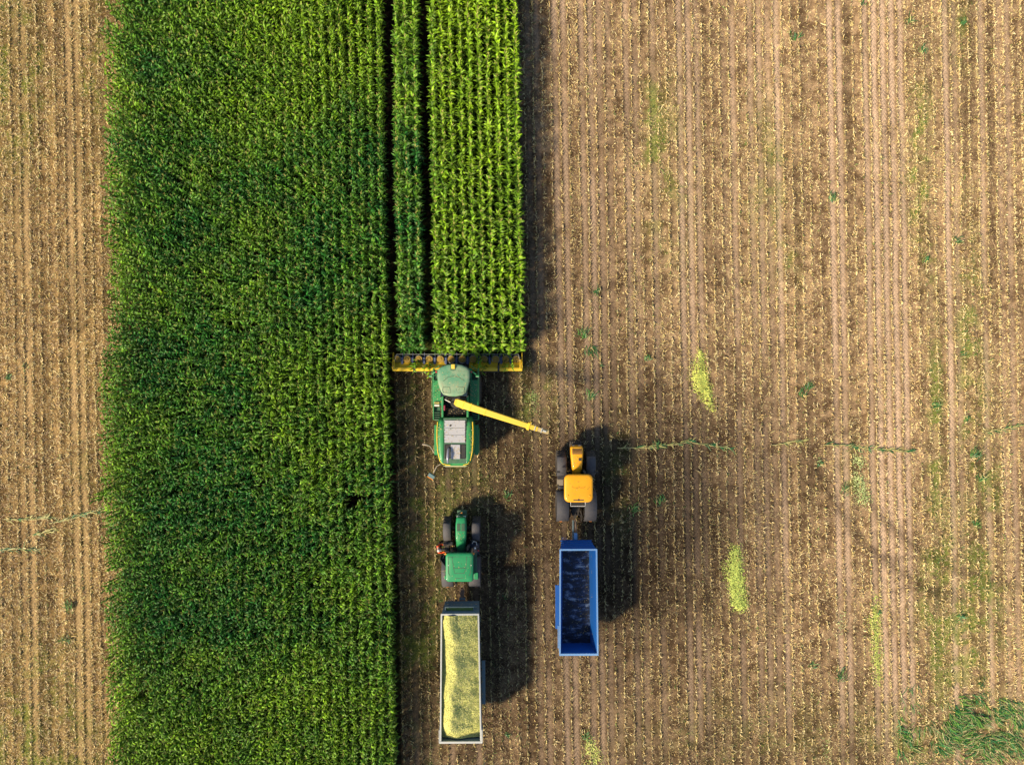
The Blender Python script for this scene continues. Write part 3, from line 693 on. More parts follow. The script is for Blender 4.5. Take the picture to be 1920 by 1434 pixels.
        strip3(sm, [(cx-.37, y1-.08, zr+.185), (cx-.39, yc+.1, zt+.005), (cx-.30, yc+.06, zt+.006), (cx+.30, yc+.06, zt+.006), (cx+.39, yc+.1, zt+.005), (cx+.37, y1-.08, zr+.185)], .026, .012)
        for sd in (-1, 1): strip3(sm, [(cx+sd*.42, y1-.06, zr+.16), (cx+sd*.52, yc, zr+.208), (cx+sd*.50, y0+.10, zr+.175)], .028, .012)
        sm.build("roof_groove", mat("amber_groove", (.50, .19, .005), .5), rf)
        q = MB(); q.box(cx-.33, cx+.33, y0+.13, y0+.20, zr+.19, zr+.222); q.cyl((cx, y0+.17, zr+.21), (0, 0, 1), .07, .04, n=12); q.build("roof_handle", M_dark, rf, bevel=.008)
        for sd in (-1, 1):
            q = MB(); q.cyl((cx+sd*.66, y0+.44, zr+.205), (0, 0, 1), .065, .07, n=14, r2=.045); q.build("beacon", M_oran, rf, smooth=True)
            for k in range(4):
                pass
        q = MB(); q.cyl((cx-.0, yc+.42, zr+.235), (0, 0, 1), .018, .03, n=8); q.build("roof_bolt", M_dark, rf)
        q = MB(); q.tube([(cx-.47, y0+.02, zr-.02), (cx-.47, y0-.26, zr-.08), (cx+.43, y0-.26, zr-.08), (cx+.43, y0+.02, zr-.02)], .028, n=8); q.build("rear_rail", M_pale, root)
        q = MB(); q.box(cx-.42, cx+.38, y0-.22, y0-.02, zr-.32, zr-.10); q.build("rear_blind", M_black, root, bevel=.02)
    # mirrors
    for sd in (-1, 1):
        lx = .28 if not green else (.22 if sd > 0 else .14)
        q = MB(); q.tube([(sd*.70, yb1, 2.35), (sd*(.86+lx*.6), yb1+.12, 2.42), (sd*(.9+lx), yb1+.16, 2.35)], .016, n=6)
        q.box(sd*(.9+lx)-.10, sd*(.9+lx)+.10, yb1+.10, yb1+.17, 2.0, 2.38); q.build("mirror", M_black, root, bevel=.012)
    # steps, tank and battery box between the axles
    m = MB()
    for k in range(3): m.box(-1.17+.04*k, -.80, 1.25 if not green else 1.10, 1.62 if not green else 1.50, .45+.28*k, .49+.28*k)
    m.box(-1.16, -1.12, 1.2, 1.24, .4, 1.1); m.box(-1.16, -1.12, 1.6, 1.64, .4, 1.1)
    m.build("step", M_arm if not green else M_dark, root, bevel=.01)
    m = MB(); m.box(-1.12, -.45, 1.02 if not green else .98, 1.20 if not green else 1.08, .55, 1.05); m.box(-1.15, -.6, 1.66, 1.85, .6, 1.15)
    for k in range(5): m.box(-1.16, -.62, 1.68+k*.03, 1.69+k*.03, 1.14, 1.17)
    m.build("battery_box", M_fend, root, bevel=.02)
    m = MB(); m.box(.45, 1.12, 1.0, 1.80, .5, 1.12); m.build("fuel_tank", mat("blue_black_plastic", (.02, .025, .045), .5), root, bevel=.06, seg=3)
    m = MB(); m.cyl((.72, 1.98 if green else 1.9, 1.3), (0, 0, 1), .11, .45, n=14); m.tube([(.55, 1.75, 1.2), (.75, 2.2, 1.35), (1.05, 1.95, 1.3)], .03, n=6); m.build("air_filter", M_black, root, smooth=True)
    # rear linkage
    m = MB()
    for sd in (-1, 1):
        m.tube([(sd*.22, -.35, .75), (sd*.42, -1.0, .62), (sd*.42, -1.12, .6)], .04, n=6); m.tube([(sd*.30, -.3, 1.25), (sd*.40, -.75, 1.2), (sd*.42, -.9, .66)], .03, n=6)
    m.tube([(0, -.35, 1.05), (0, -.85, .98)], .035, n=6); m.box(-.10, .10, -.95, -.35, .50, .58)
    m.build("rear_linkage", M_dark, root)
    if green:
        q = MB(); q.tube([(.72, 1.92, 1.9), (.80, 2.1, 2.0), (.98, 2.06, 2.0), (1.02, 1.85, 1.95)], .02, n=6); q.build("grab_rail", M_pale, root)
        q = MB(); q.cyl((1.12, 1.60, 2.35), (0, -1, .4), .075, .05, n=14); q.build("reflector", M_red, root)
        q = MB(); q.cyl((.93, 1.78, 2.45), (0, 0, 1), .06, .10, n=12, r2=.04); q.build("work_lamp", M_white, root, smooth=True)
        q = MB(); q.box(-1.02, -.78, -.28, -.05, 1.98, 2.06); q.box(.82, 1.10, -.28, .15, 1.98, 2.06); q.build("fender_top", M_tgreen, root, bevel=.03)
        q = MB(); q.box(.80, 1.02, .1, 1.35, 1.90, 2.0); q.build("fender_panel", M_dgreen, root, bevel=.03)
    return root
tractor(True); tractor(False)

# ------------------------------------------------------------------ trailers
def trailer(blue):
    if blue:
        root = empty("trailer", (4.10, -13.4, 0), math.radians(.25), label="empty blue tipping trailer with a dark worn floor", cat="trailer")
        yF, yR, wF, wR, zt, zf = 3.12, -3.25, 1.115, 1.165, 3.0, 1.25; flo = .22
        paint, rim = M_blue, M_lblue
    else:
        root = empty("trailer", (-3.16, -18.05, 0), math.radians(.35), label="grey-green steel trailer with pale rails heaped full of chopped silage", cat="trailer")
        yF, yR, wF, wR, zt, zf = 3.86, -3.89, 1.13, 1.235, 3.2, 1.25; flo = .04
        paint, rim = M_bsteel, M_steel
    t = .05
    def side(sd):
        q = MB()
        o = [(sd*wF, yF), (sd*wR, yR)]; i = [(sd*(wF-t), yF), (sd*(wR-t), yR)]
        q.loft([[(o[0][0]-sd*flo, yF, zf), (o[1][0]-sd*flo, yR, zf), (o[1][0], yR, zt-.04), (o[0][0], yF, zt-.04)], [(i[0][0]-sd*flo, yF, zf), (i[1][0]-sd*flo, yR, zf), (i[1][0], yR, zt-.04), (i[0][0], yF, zt-.04)]])
        n = 9
        for k in range(1, n):
            f = k/n; y = yF+(yR-yF)*f; w = wF+(wR-wF)*f
            a, b = sorted((sd*(w+.002), sd*(w+.055))); a2, b2 = sorted((sd*(w-flo+.002), sd*(w-flo+.055)))
            q.add([(a2, y-.04, zf), (b2, y-.04, zf), (b2, y+.04, zf), (a2, y+.04, zf), (a, y-.04, zt-.1), (b, y-.04, zt-.1), (b, y+.04, zt-.1), (a, y+.04, zt-.1)], [(0, 3, 2, 1), (4, 5, 6, 7), (0, 1, 5, 4), (1, 2, 6, 5), (2, 3, 7, 6), (3, 0, 4, 7)])
        sw = q.build("side_wall", paint, root)
        q = MB(); a = .045
        q.loft([[(sd*wF-a, y_, zt-.04), (sd*wF+a, y_, zt-.04), (sd*wF+a, y_, zt+.03), (sd*wF-a, y_, zt+.03)] if y_ == yF else [(sd*wR-a, y_, zt-.04), (sd*wR+a, y_, zt-.04), (sd*wR+a, y_, zt+.03), (sd*wR-a, y_, zt+.03)] for y_ in (yF, yR)])
        q.build("top_rail", rim, sw, bevel=.01)
    side(-1); side(1)
    # front wall leans out to the hitch a little
    q = MB(); q.loft([[(-wF+flo, yF+.20, zf), (wF-flo, yF+.20, zf), (wF, yF+.03, zt-.04), (-wF, yF+.03, zt-.04)], [(-wF+flo, yF+.15, zf), (wF-flo, yF+.15, zf), (wF, yF-.02, zt-.04), (-wF, yF-.02, zt-.04)]])
    for k in range(4):
        f = (k+.5)/4; z = zf+(zt-zf)*f; y = yF+.20-.17*f; q.box(-wF+.12, wF-.12, y-.01, y+.05, z-.04, z+.04)
    fw_ = q.build("front_wall", paint, root)
    q = MB(); q.box(-wF-.04, wF+.04, yF-.05, yF+.055, zt-.038, zt+.034); q.build("top_rail", rim, fw_, bevel=.01)
    if not blue:
        q = MB(); q.box(-.92, .80, yF+.06, yF+.30, zt-.62, zt-.50); q.box(-.95, -.92, yF+.05, yF+.33, zt-.64, zt-.36); q.box(.80, .83, yF+.05, yF+.33, zt-.64, zt-.36); q.box(-.92, .80, yF+.30, yF+.33, zt-.64, zt-.36)
        q.build("front_ledge", M_bsteel, fw_)
        q = MB(); q.box(-.9, .78, yF+.08, yF+.28, zt-.50, zt-.47); q.build("silage_crumbs", mat("green_crumbs", (.10, .22, .05), .9, dust=.6, dustcol=(.25, .33, .08), dscale=30, bump=.6), fw_)
    # tailgate
    q = MB(); g = .04 if blue else .07
    q.box(-wR-g+.02, wR+g-.02, yR-.09, yR-.03, zf-.05, zt-.04)
    for k in range(5): x = -wR+.1+k*(2*wR-.2)/4; q.box(x-.04, x+.04, yR-.14, yR-.092, zf, zt-.1)
    tg = q.build("tailgate", paint, root)
    q = MB(); q.box(-wR-g, wR+g, yR-.13, yR-.0, zt-.036, zt+.04); q.build("top_rail", rim, tg, bevel=.01)
    if not blue:
        for sd in (-1, 1):
            q = MB(); a, b = sorted((sd*(wR+.05), sd*(wR+.10))); q.box(a, b, yR-.1, yR+.72, zt-.5, zt+.05); q.build("tailgate_arm", M_steel, tg, bevel=.01)
    # floor
    q = MB(); q.loft([[(-wF+flo-.02, yF+.18, z), (wF-flo+.02, yF+.18, z), (wR-flo+.02, yR-.04, z), (-wR+flo-.02, yR-.04, z)] for z in (zf-.06, zf)])
    if blue:
        m = bpy.data.materials.new("worn_trailer_floor"); m.use_nodes = True; nt = m.node_tree; b = nt.nodes["Principled BSDF"]; L = nt.links.new
        tc = nt.nodes.new("ShaderNodeTexCoord"); mp = nt.nodes.new("ShaderNodeMapping"); mp.inputs["Scale"].default_value = (.8, 1.7, 1); L(tc.outputs["Object"], mp.inputs[0])
        n1 = nt.nodes.new("ShaderNodeTexNoise"); n1.inputs["Scale"].default_value = 1.6; n1.inputs["Detail"].default_value = 12; n1.inputs["Roughness"].default_value = .74; L(mp.outputs[0], n1.inputs["Vector"])
        cr = nt.nodes.new("ShaderNodeValToRGB"); e = cr.color_ramp.elements; e[0].position = .44; e[0].color = (.006, .009, .018, 1); e[1].position = .52; e[1].color = (.012, .025, .06, 1)
        for p_, c_ in ((.55, (.03, .07, .17, 1)), (.62, (.34, .40, .46, 1)), (.74, (.50, .55, .56, 1))): el = e.new(p_); el.color = c_
        L(n1.outputs[0], cr.inputs[0]); L(cr.outputs[0], b.inputs["Base Color"]); b.inputs["Roughness"].default_value = .6
        fm = m
    else: fm = M_dark
    q.build("floor", fm, root)
    # chassis, axles, wheels, drawbar
    q = MB()
    for sd in (-1, 1): q.box(sd*.42-.06, sd*.42+.06, yR+.3, yF+.2, zf-.32, zf-.065)
    for k in range(6): y = yR+.5+k*(yF-yR-1)/5; q.box(-.36, .36, y-.05, y+.05, zf-.28, zf-.1)
    q.cyl((0, 0, zf+.0), (0, 1, 0), .06, .1, n=8)
    ay = (-1.55, -.35) if blue else (-1.75, -.55)
    for a in ay: q.cyl((0, a-.2, .52), (1, 0, 0), .07, 1.9, n=10); q.box(-.5, -.36, a-.5, a+.1, .55, .95); q.box(.36, .5, a-.5, a+.1, .55, .95)
    q.build("chassis", M_dark, root, bevel=.01)
    for a in ay:
        for sd in (-1, 1): wheel(root, sd*.93, a-.2, .53, .42, sd, M_steel if not blue else M_blue)
    for sd in (-1, 1):
        q = MB(); a, b = sorted((sd*(wR-flo+.02), sd*(wR+(.20 if not blue else .15)))); 
        if (sd < 0) == blue:
            q.box(a, b, ay[0]-.85, ay[1]+.75, 1.13, 1.17); q.box(b-.03 if sd > 0 else a, b if sd > 0 else a+.03, ay[0]-.85, ay[1]+.75, 1.02, 1.13)
        else:
            q.box(sorted((a, b))[0], sorted((a, b))[1], ay[0]-.85, ay[1]+.75, 1.13, 1.17)
        q.build("mudguard", M_blue if blue else M_bsteel, root, bevel=.01)
        q = MB(); q.box(sd*.9-.14, sd*.9+.14, yR-.19, yR-.145, .92, 1.04); q.build("tail_light", M_red, root, bevel=.01)
    yh = (-8.95+13.4) if blue else (-13.25+18.05)
    q = MB()
    if blue:
        q.tube([(-.12, yF+.1, .95), (-.10, yh, .62)], [.09, .06], n=8); q.box(-.20, .16, yF+.15, yF+.50, .85, 1.15)
        q.build("drawbar", [M_bsteel], root)
        q = MB(); q.box(-.10, .10, yF+.2, yF+.62, 1.0, 1.2); q.build("drawbar_bracket", M_lblue, root, bevel=.02)
        q = MB(); q.tube([(.10, yF+.3, 1.0), (.07, (yF+yh)/2, .95), (.03, yh+.1, .8)], .055, n=8); q.build("drive_shaft", M_rust, root)
        q = MB()
        for dx in (-.05, .05): q.tube([(dx, yF+.2, 1.15), (dx*1.5, (yF+yh)/2, .85), (dx, yh+.3, 1.0)], .015, n=5)
        q.build("hose", M_black, root)
    else:
        q.loft([[(-.18, yF+.1, .85), (.12, yF+.1, .85), (.12, yF+.1, 1.05), (-.18, yF+.1, 1.05)], [(-.13, yh-.1, .55), (.03, yh-.1, .55), (.03, yh-.1, .72), (-.13, yh-.1, .72)]]); q.build("drawbar", M_rust, root, bevel=.015)
        q = MB(); q.tube([(-.12, yh+.35, 1.0), (-.18, yh-.3, .98), (-.05, yF+.35, 1.05)], .02, n=5); q.tube([(.06, yh+.35, 1.0), (.10, yh-.3, .95), (.02, yF+.35, 1.05)], .02, n=5); q.build("hose", M_rust, root)
        q = MB(); q.box(-.22, .16, yF+.12, yF+.30, .72, 1.0); q.build("front_beam", M_bsteel, root, bevel=.02)
    # ladder on the front or side
    q = MB(); lx = -wF+.25
    for dx in (0, .3): q.tube([(lx+dx, yF+.30, zf-.3), (lx+dx, yF+.12, zt-.1)], .015, n=5)
    for k in range(6): z = zf-.2+k*.33; q.tube([(lx, yF+.29-.028*k, z), (lx+.3, yF+.29-.028*k, z)], .013, n=5)
    q.build("ladder", paint, root)
    if blue:
        q = MB(); q.box(-wR-.10, -wR-.045, yR+.2, yR+1.6, zt-.5, zt-.3); q.build("tipping_bar", rim, root, bevel=.01)
    return root
trailer(True); tr_g = trailer(False)

def make_silage():
    rng = np.random.default_rng(41)
    root = empty("silage_load", (-3.16, -18.05, 2.6), math.radians(.35), label="heap of pale yellow-green chopped silage filling the green-grey trailer", cat="silage")
    nx, ny = 60, 200; ys = np.linspace(-3.84, 3.80, ny); X = np.zeros((nx, ny)); Y = np.zeros((nx, ny))
    for j, y in enumerate(ys):
        w = 1.13+(3.86-y)/7.75*.105-.055; X[:, j] = np.linspace(-w, w, nx); Y[:, j] = y
    f = (X+1.15)/2.3
    crest = .33+.06*np.sin(Y*1.15+.8)+.03*np.sin(Y*2.9+1)
    d = f-crest
    prof = np.where(d < 0, np.exp(-(d/.24)**2), np.clip(1-.5*d/.66-.5*(d/.66)**2*.6, 0, 1)-.35*sstep(0, .25, d)*.5)
    bumps = .5+.5*np.sin(Y*1.75+.9*np.sin(Y*.6)+2.2*f)
    h = .24+.66*prof*(.80+.20*bumps)
    h *= .55+.45*sstep(-3.84, -3.1, Y); h *= .80+.2*sstep(3.8, 3.2, Y)
    h = h+.16*(N1(X, Y, .6)-.5)+.06*(N2(X, Y, .2)-.5)+.02*(rng.random(X.shape)-.5)
    dimple = np.exp(-(((X-.55)/.5)**2+((Y-.05)/.45)**2)); h -= .10*dimple
    Z = h
    idx = np.arange(nx*ny).reshape(nx, ny); F = np.stack([idx[:-1, :-1], idx[1:, :-1], idx[1:, 1:], idx[:-1, 1:]], -1).reshape(-1, 4)
    V = np.stack([X, Y, Z], -1).reshape(-1, 3)
    m = bpy.data.materials.new("chopped_silage"); m.use_nodes = True; nt = m.node_tree; b = nt.nodes["Principled BSDF"]; L = nt.links.new
    tc = nt.nodes.new("ShaderNodeTexCoord"); n1 = nt.nodes.new("ShaderNodeTexNoise"); n1.inputs["Scale"].default_value = 26; n1.inputs["Detail"].default_value = 6; n1.inputs["Roughness"].default_value = .8; L(tc.outputs["Object"], n1.inputs["Vector"])
    cr = nt.nodes.new("ShaderNodeValToRGB"); e = cr.color_ramp.elements; e[0].position = .30; e[0].color = (.32, .36, .08, 1); e[1].position = .68; e[1].color = (.90, .82, .30, 1); q = e.new(.48); q.color = (.70, .68, .18, 1)
    L(n1.outputs[0], cr.inputs[0]); L(cr.outputs[0], b.inputs["Base Color"]); b.inputs["Roughness"].default_value = .9
    bp = nt.nodes.new("ShaderNodeBump"); bp.inputs["Strength"].default_value = .9; bp.inputs["Distance"].default_value = .03; L(n1.outputs[0], bp.inputs["Height"]); L(bp.outputs[0], b.inputs["Normal"])
    np_mesh("silage_surface", V, F, None, [m], smooth=True, parent=root)
    n = 14000; y = rng.uniform(-3.8, 3.75, n); w = 1.06+(3.86-y)/7.75*.105; x = rng.uniform(-1, 1, n)*w
    fi = np.clip(((x/w*1.0+1)/2*(nx-1)).round().astype(int), 0, nx-1); fj = np.clip(((y+3.84)/7.64*(ny-1)).round().astype(int), 0, ny-1)
    P = np.stack([x, y, h[fi, fj]+.005], -1)
    C = np.array([.70, .66, .26])*rng.uniform(.45, 1.25, n)[:, None]; C = np.where((rng.random(n) < .3)[:, None], np.array([.28, .34, .07]), C)
    V, F, C = slivers(P, rng.random(n)*2*PI, rng.uniform(.03, .08, n), rng.uniform(.015, .03, n), rng.uniform(-.1, .6, n), rng.normal(0, .5, n), C)
    tag(np_mesh("silage_flakes", V, F, C, [attr_mat("flake", rough=.8)], parent=root), kind='stuff')
make_silage()

# ------------------------------------------------------------------ forage harvester
def harvester():
    HX, HY = -3.53, -2.0
    root = empty("forage_harvester", (HX, HY, 0), label="green forage harvester with a yellow spout swung out over the ground", cat="harvester")
    def L(px, py, h): x, y = W(px, py, h); return (x-HX, y-HY)
    # running gear
    for sd in (-1, 1):
        wheel(root, sd*1.18, 1.55, .95, .70, sd, M_lyel); wheel(root, sd*1.16, -1.75, .68, .56, sd, M_lyel)
    q = MB(); q.box(-.75, .75, -3.0, 2.6, .7, 1.35); q.cyl((0, 1.55, .95), (1, 0, 0), .18, 1.9, n=12); q.cyl((0, -1.75, .68), (1, 0, 0), .13, 1.9, n=12); q.box(-.5, .5, 2.4, 3.1, .6, 1.5)
    q.build("chassis", M_dark, root, bevel=.03)
    # front platform beside and behind the cab
    q = MB()
    for sd in (-1, 1):
        a, b = sorted((sd*.86, sd*1.44))
        q.box(a, b, .55, 2.15, 1.95, 2.10); q.box(sorted((sd*1.38, sd*1.45))[0], sorted((sd*1.38, sd*1.45))[1], -.35, 2.9, 1.5, 2.06)
    q.box(-1.0, 1.0, .8, 2.9, 1.35, 1.95)
    q.build("platform", M_green, root, bevel=.03)
    q = MB(); q.box(-1.40, -.96, 2.16, 2.80, 1.85, 1.93)
    for k in range(4): q.box(-1.38, -.98, 2.22+k*.15, 2.26+k*.15, 1.93, 1.96)
    q.build("step", M_dgreen, root)
    q = MB()
    for sd in (-1, 1):
        q.tube([(sd*1.42, .6, 2.1), (sd*1.42, .6, 2.75), (sd*1.42, 2.75, 2.75), (sd*.98, 3.05, 2.72)], .022, n=6)
        for y in (1.3, 2.0, 2.7): q.tube([(sd*1.42, y, 2.05), (sd*1.42, y, 2.75)], .018, n=6)
    q.tube([(-1.42, 2.55, 2.5), (-1.0, 2.82, 2.5)], .018, n=6); q.tube([(-1.42, 2.35, 2.45), (-1.0, 2.62, 2.45)], .018, n=6)
    q.build("handrail", M_green, root)
    q = MB()
    for sd in (-1, 1): q.arc(1.55, .95, 1.02, *sorted((sd*.80, sd*1.50)), 15, 150, t=.03)
    q.build("front_fender", M_dgreen, root, smooth=True)
    # cab
    q = MB(); c0 = [(-.82, 1.15), (.82, 1.15), (.92, 2.3), (.70, 3.0), (-.70, 3.0), (-.92, 2.3)]
    q.stack(c0, [(1.9, .92), (2.3, .97), (3.55, .98)]); cab = q.build("cab", M_glass, root, bevel=.03)
    q = MB()
    for x, y in c0: q.tube([(x*.95, 1.15+(y-1.15)*.96+.03, 1.95), (x*.985, y, 3.56)], .045, n=6)
    q.build("cab_frame", M_black, cab)
    top = [(475, 400), (480, 350), (510, 325), (560, 305), (600, 298), (650, 298), (700, 308), (745, 330), (768, 355), (771, 400), (768, 455), (755, 500), (735, 555), (700, 578), (640, 590), (580, 587), (530, 572), (510, 545), (492, 500), (480, 455)]
    poly = [L(720+x/4.779, 620+y/4.779, 3.8) for x, y in top][::-1]
    q = MB(); q.stack(poly, [(3.54, .90), (3.60, .985), (3.70, 1.0), (3.77, .985), (3.82, .93), (3.845, .80), (3.86, .4)])
    M_roof = mat("dusty_green_roof", (.018, .22, .115), .5, dust=.95, dustcol=(.30, .33, .20), dscale=1.1)
    rf = q.build("roof", M_roof, root, smooth=True)
    q = MB(); g = lambda x, y, z: (*L(720+x/4.779, 620+y/4.779, 3.8), z)
    strip3(q, [g(490, 455, 3.80), g(535, 450, 3.843), g(575, 415, 3.852), g(625, 407, 3.855), g(670, 415, 3.852), g(715, 445, 3.843), g(758, 450, 3.80)], .036, .014)
    for a in ((530, 505, 600, 555, 1), (650, 505, 718, 555, 0)):
        x0, y0, x1, y1, k = a; dx = 10
        strip3(q, [g(x0, y0, 3.842), g(x1-(dx if k else 0), y0, 3.85), g(x1, y1, 3.835), g(x0+(0 if k else -5), y1, 3.83), g(x0-(5 if k else 0), (y0+y1)/2, 3.838), g(x0, y0, 3.842)], .026, .014)
    q.build("roof_groove", M_dgreen, rf)
    q = MB(); q.box(-.18, .14, 2.66, 2.93, 3.78, 3.853); q.build("roof_notch", M_dgreen, rf)
    q = MB(); q.box(-.115, .105, 2.82, 3.10, 3.82, 3.97); q.build("work_lamp", M_lyel, rf, bevel=.04, seg=3)
    for sd in (-1, 1):
        q = MB(); q.tube([(sd*.95, 2.72, 3.55), (sd*1.16, 2.62, 3.5), (sd*1.34, 2.50, 3.4)], [.035, .05, .045], n=8); q.box(sd*1.42-.10, sd*1.42+.10, 2.34, 2.44, 2.95, 3.45)
        mr = q.build("mirror", [M_green], root, bevel=.01)
        q = MB(); q.cyl((sd*1.07, 2.64, 3.56), (0, 0, 1), .05, .08, n=12); q.build("marker_lamp", M_red, mr)
        q = MB(); q.box(sd*1.42-.08, sd*1.42+.08, 2.325, 2.338, 3.0, 3.4); q.build("mirror_glass", M_pale, mr)
    # engine hood: two flanks, rounded tail
    def ring(y, hw, zt, hz=1.15):
        return [(-hw, y, hz), (-hw-.0, y, zt-.55), (-hw*.93, y, zt-.12), (-hw*.80, y, zt), (-.72, y, zt+.02), (-.70, y, zt-.05), (.70, y, zt-.05), (.72, y, zt+.02), (hw*.80, y, zt), (hw*.93, y, zt-.12), (hw, y, zt-.55), (hw, y, hz)]
    q = MB(); q.loft([ring(-.15, 1.02, 2.62), ring(-.55, 1.16, 2.70), ring(-1.2, 1.22, 2.78), ring(-2.0, 1.20, 2.80), ring(-2.7, 1.10, 2.78), ring(-3.0, .98, 2.72), ring(-3.16, .80, 2.55), ring(-3.22, .68, 2.25)])
    hd = q.build("engine_hood", M_green, root, smooth=True); hd.modifiers.new("n", 'WEIGHTED_NORMAL')
    q = MB()                                            # side walls of the middle bay
    for sd in (-1, 1): q.box(*sorted((sd*.72, sd*.84)), -.15, 1.2, 1.6, 2.72)
    q.build("bay_wall", M_green, root, bevel=.02)
    q = MB(); q.box(-.70, .70, -.15, 1.15, 1.9, 2.05); 
    for k in range(9): q.box(-.66, .66, -.10+k*.055, -.075+k*.055, 2.05, 2.42)
    q.cyl((.05, .72, 2.3), (0, 0, 1), .34, .5, n=24); q.tube([(-.6, .9, 2.3), (-.1, .6, 2.9)], .035, n=8); q.box(-.68, .68, .98, 1.1, 2.05, 2.6)
    q.build("engine_bay", M_black, root, bevel=.01)
    q = MB(); q.box(-.70, -.60, .26, .60, 2.50, 2.80); q.build("fire_extinguisher", mat("maroon_paint", (.25, .02, .05), .4), root, bevel=.04)
    q = MB(); q.tube([(-.62, .95, 2.72), (-.25, .78, 2.95)], .03, n=8); q.build("hydraulic_ram", M_pale, root)
    for sd in (-1, 1):
        q = MB(); a, b = sorted((sd*1.0, sd*1.38)); q.box(a, b, -.4, .45, 1.75, 1.85)
        for k in range(4): q.box(a+.02, b-.02, -.35+k*.14, -.30+k*.14, 1.85, 2.02)
        q.build("side_grille", M_dgreen, root, bevel=.01)
    q = MB(); q.box(-1.34, -1.02, .50, .62, 2.1, 2.2); q.build("toolbox_lid", M_pale, root, bevel=.02)
    q = MB(); q.box(-1.36, -1.02, .66, .78, 2.1, 2.2); q.build("amber_lamp_bar", mat("tan_panel", (.40, .33, .10), .5), root, bevel=.02)
    # yellow pinstripes
    for sd in (-1, 1):
        q = MB(); pts = [(-.45, 1.10, 2.62), (-.9, 1.13, 2.70), (-1.6, 1.13, 2.72), (-2.3, 1.08, 2.70), (-2.85, .95, 2.64)] + ([(-3.02, .80, 2.64), (-3.10, .55, 2.66), (-3.12, .3, 2.66)] if sd < 0 else [])
        q.tube([(sd*x*.985, y, z+.03) for y, x, z in pts], .028, n=6); q.build("stripe", M_yel, hd)
    q = MB(); q.tube([(.88, -2.92, 2.66), (.80, -3.04, 2.66), (.5, -3.12, 2.66)], .028, n=6); q.build("stripe", M_yel, hd)
    q = MB(); q.loft([[(-.80, -3.17, 2.30), (.80, -3.17, 2.30), (.80, -3.17, 2.52), (-.80, -3.17, 2.52)], [(-.62, -3.27, 2.32), (.62, -3.27, 2.32), (.62, -3.25, 2.48), (-.62, -3.25, 2.48)]]); q.build("rear_bumper", mat("pale_bumper_paint", (.35, .40, .18), .5, dust=.6, dustcol=(.5, .4, .25)), root, bevel=.03)
    # rear fenders
    for sd in (-1, 1):
        q = MB(); q.arc(-1.75, .68, .80, *sorted((sd*1.02, sd*1.45)), -8, 175, t=.05); q.box(*sorted((sd*1.16, sd*1.40)), -2.6, -.7, 1.45, 1.66)
        q.build("rear_fender", M_green, root, smooth=False, bevel=.03)
    # aluminium covers on the engine deck
    yy = [-.33, -.80, -1.23, -1.72]
    zt = 2.80
    q = MB(); q.box(-.71, .71, -3.0, -.20, 2.70, 2.765); q.build("deck_frame", M_dgreen, root)
    for k in range(3):
        q = MB(); q.box(-.64, .64, yy[k+1]+.008, yy[k]-.008, 2.77, zt+.02)
        for sd in (-1, 1):
            for t_ in (.12, .34): q.box(sd*.64-.04, sd*.64+.04, yy[k]-t_-.03, yy[k]-t_+.0, zt, zt+.035, 1)
        q.build("deck_cover", [M_alu, M_black], root, bevel=.006)
    q = MB(); q.cyl((-.28, -.66, zt+.03), (0, 0, 1), .06, .04, n=16); q.build("cap", M_black, root)
    q = MB(); q.box(-.25, .32, -2.72, -1.84, 2.77, zt+.03); q.build("deck_panel", M_alu, root, bevel=.01)
    for x0, x1 in ((-.62, -.30), (.37, .64)):
        q = MB(); q.box(x0, x1, -2.70, -1.84, 2.768, 2.79)
        for k in range(11): q.box(x0+.02, x1-.02, -2.68+k*.078, -2.65+k*.078, 2.79, 2.805)
        q.tube([(x0, -2.7, 2.81), (x1, -2.7, 2.81), (x1, -1.84, 2.81), (x0, -1.84, 2.81), (x0, -2.7, 2.81)], .014, n=5)
        q.build("radiator_grille", M_black, root)
    q = MB(); q.tube([(-.38, -2.0, 2.75), (-.40, -2.15, 3.0), (-.42, -2.6, 3.12), (-.42, -2.95, 3.05)], [.05, .06, .085, .05], n=12); q.build("exhaust_pipe", mat("grey_exhaust", (.30, .30, .36), .4, metal=.4), root, smooth=True)
    # bent tube and rear arm with its lamp board
    q = MB(); q.tube([L(792, 833, 1.8)+(1.8,), L(800, 834, 1.8)+(1.8,), L(806, 836, 1.75)+(1.75,), L(811, 843, 1.6)+(1.6,), L(815, 850, 1.5)+(1.5,), L(822, 852, 1.5)+(1.5,)], [.05, .06, .045, .035, .035, .04], n=8); q.build("side_tube", M_arm, root, smooth=True)
    q = MB(); q.tube([L(826, 870, 1.2)+(1.2,), L(819, 874, 1.15)+(1.15,), L(813, 886, 1.05)+(1.05,)], [.035, .03, .05], n=8); ar = q.build("rear_arm", M_arm, root)
    a = L(809, 892, 1.0); q = MB(); Mx = Matrix.Translation((*a, 1.0)) @ Matrix.Rotation(math.radians(-32), 4, 'Z') @ Matrix.Rotation(math.radians(35), 4, 'X')
    q.box(-.22, .22, -.16, .16, -.05, .05, M=Mx); q.build("lamp_board", mat("teal_plastic", (.02, .10, .13), .5, dust=.3), ar, bevel=.02)
    q = MB(); q.box(-.22, .22, -.20, -.165, -.05, .06, M=Mx); q.build("lamp_strip", M_amb, ar)
    # spout
    p0 = Vector((*L(851, 753, 3.7), 3.55)); p1 = Vector((*L(1029, 811, 4.15), 4.15)); d = (p1-p0); 
    prof = [(0.0, .16, 3.25, .20), (.03, .235, 3.50, .24), (.10, .245, 3.72, .24), (.17, .22, 3.84, .20), (.33, .195, 3.98, .18), (.50, .18, 4.06, .17), (.70, .165, 4.15, .16), (.80, .155, 4.18, .15)]
    dn = Vector((d.x, d.y, 0)); ln = dn.length; dn.normalize(); sn = Vector((-dn.y, dn.x, 0))
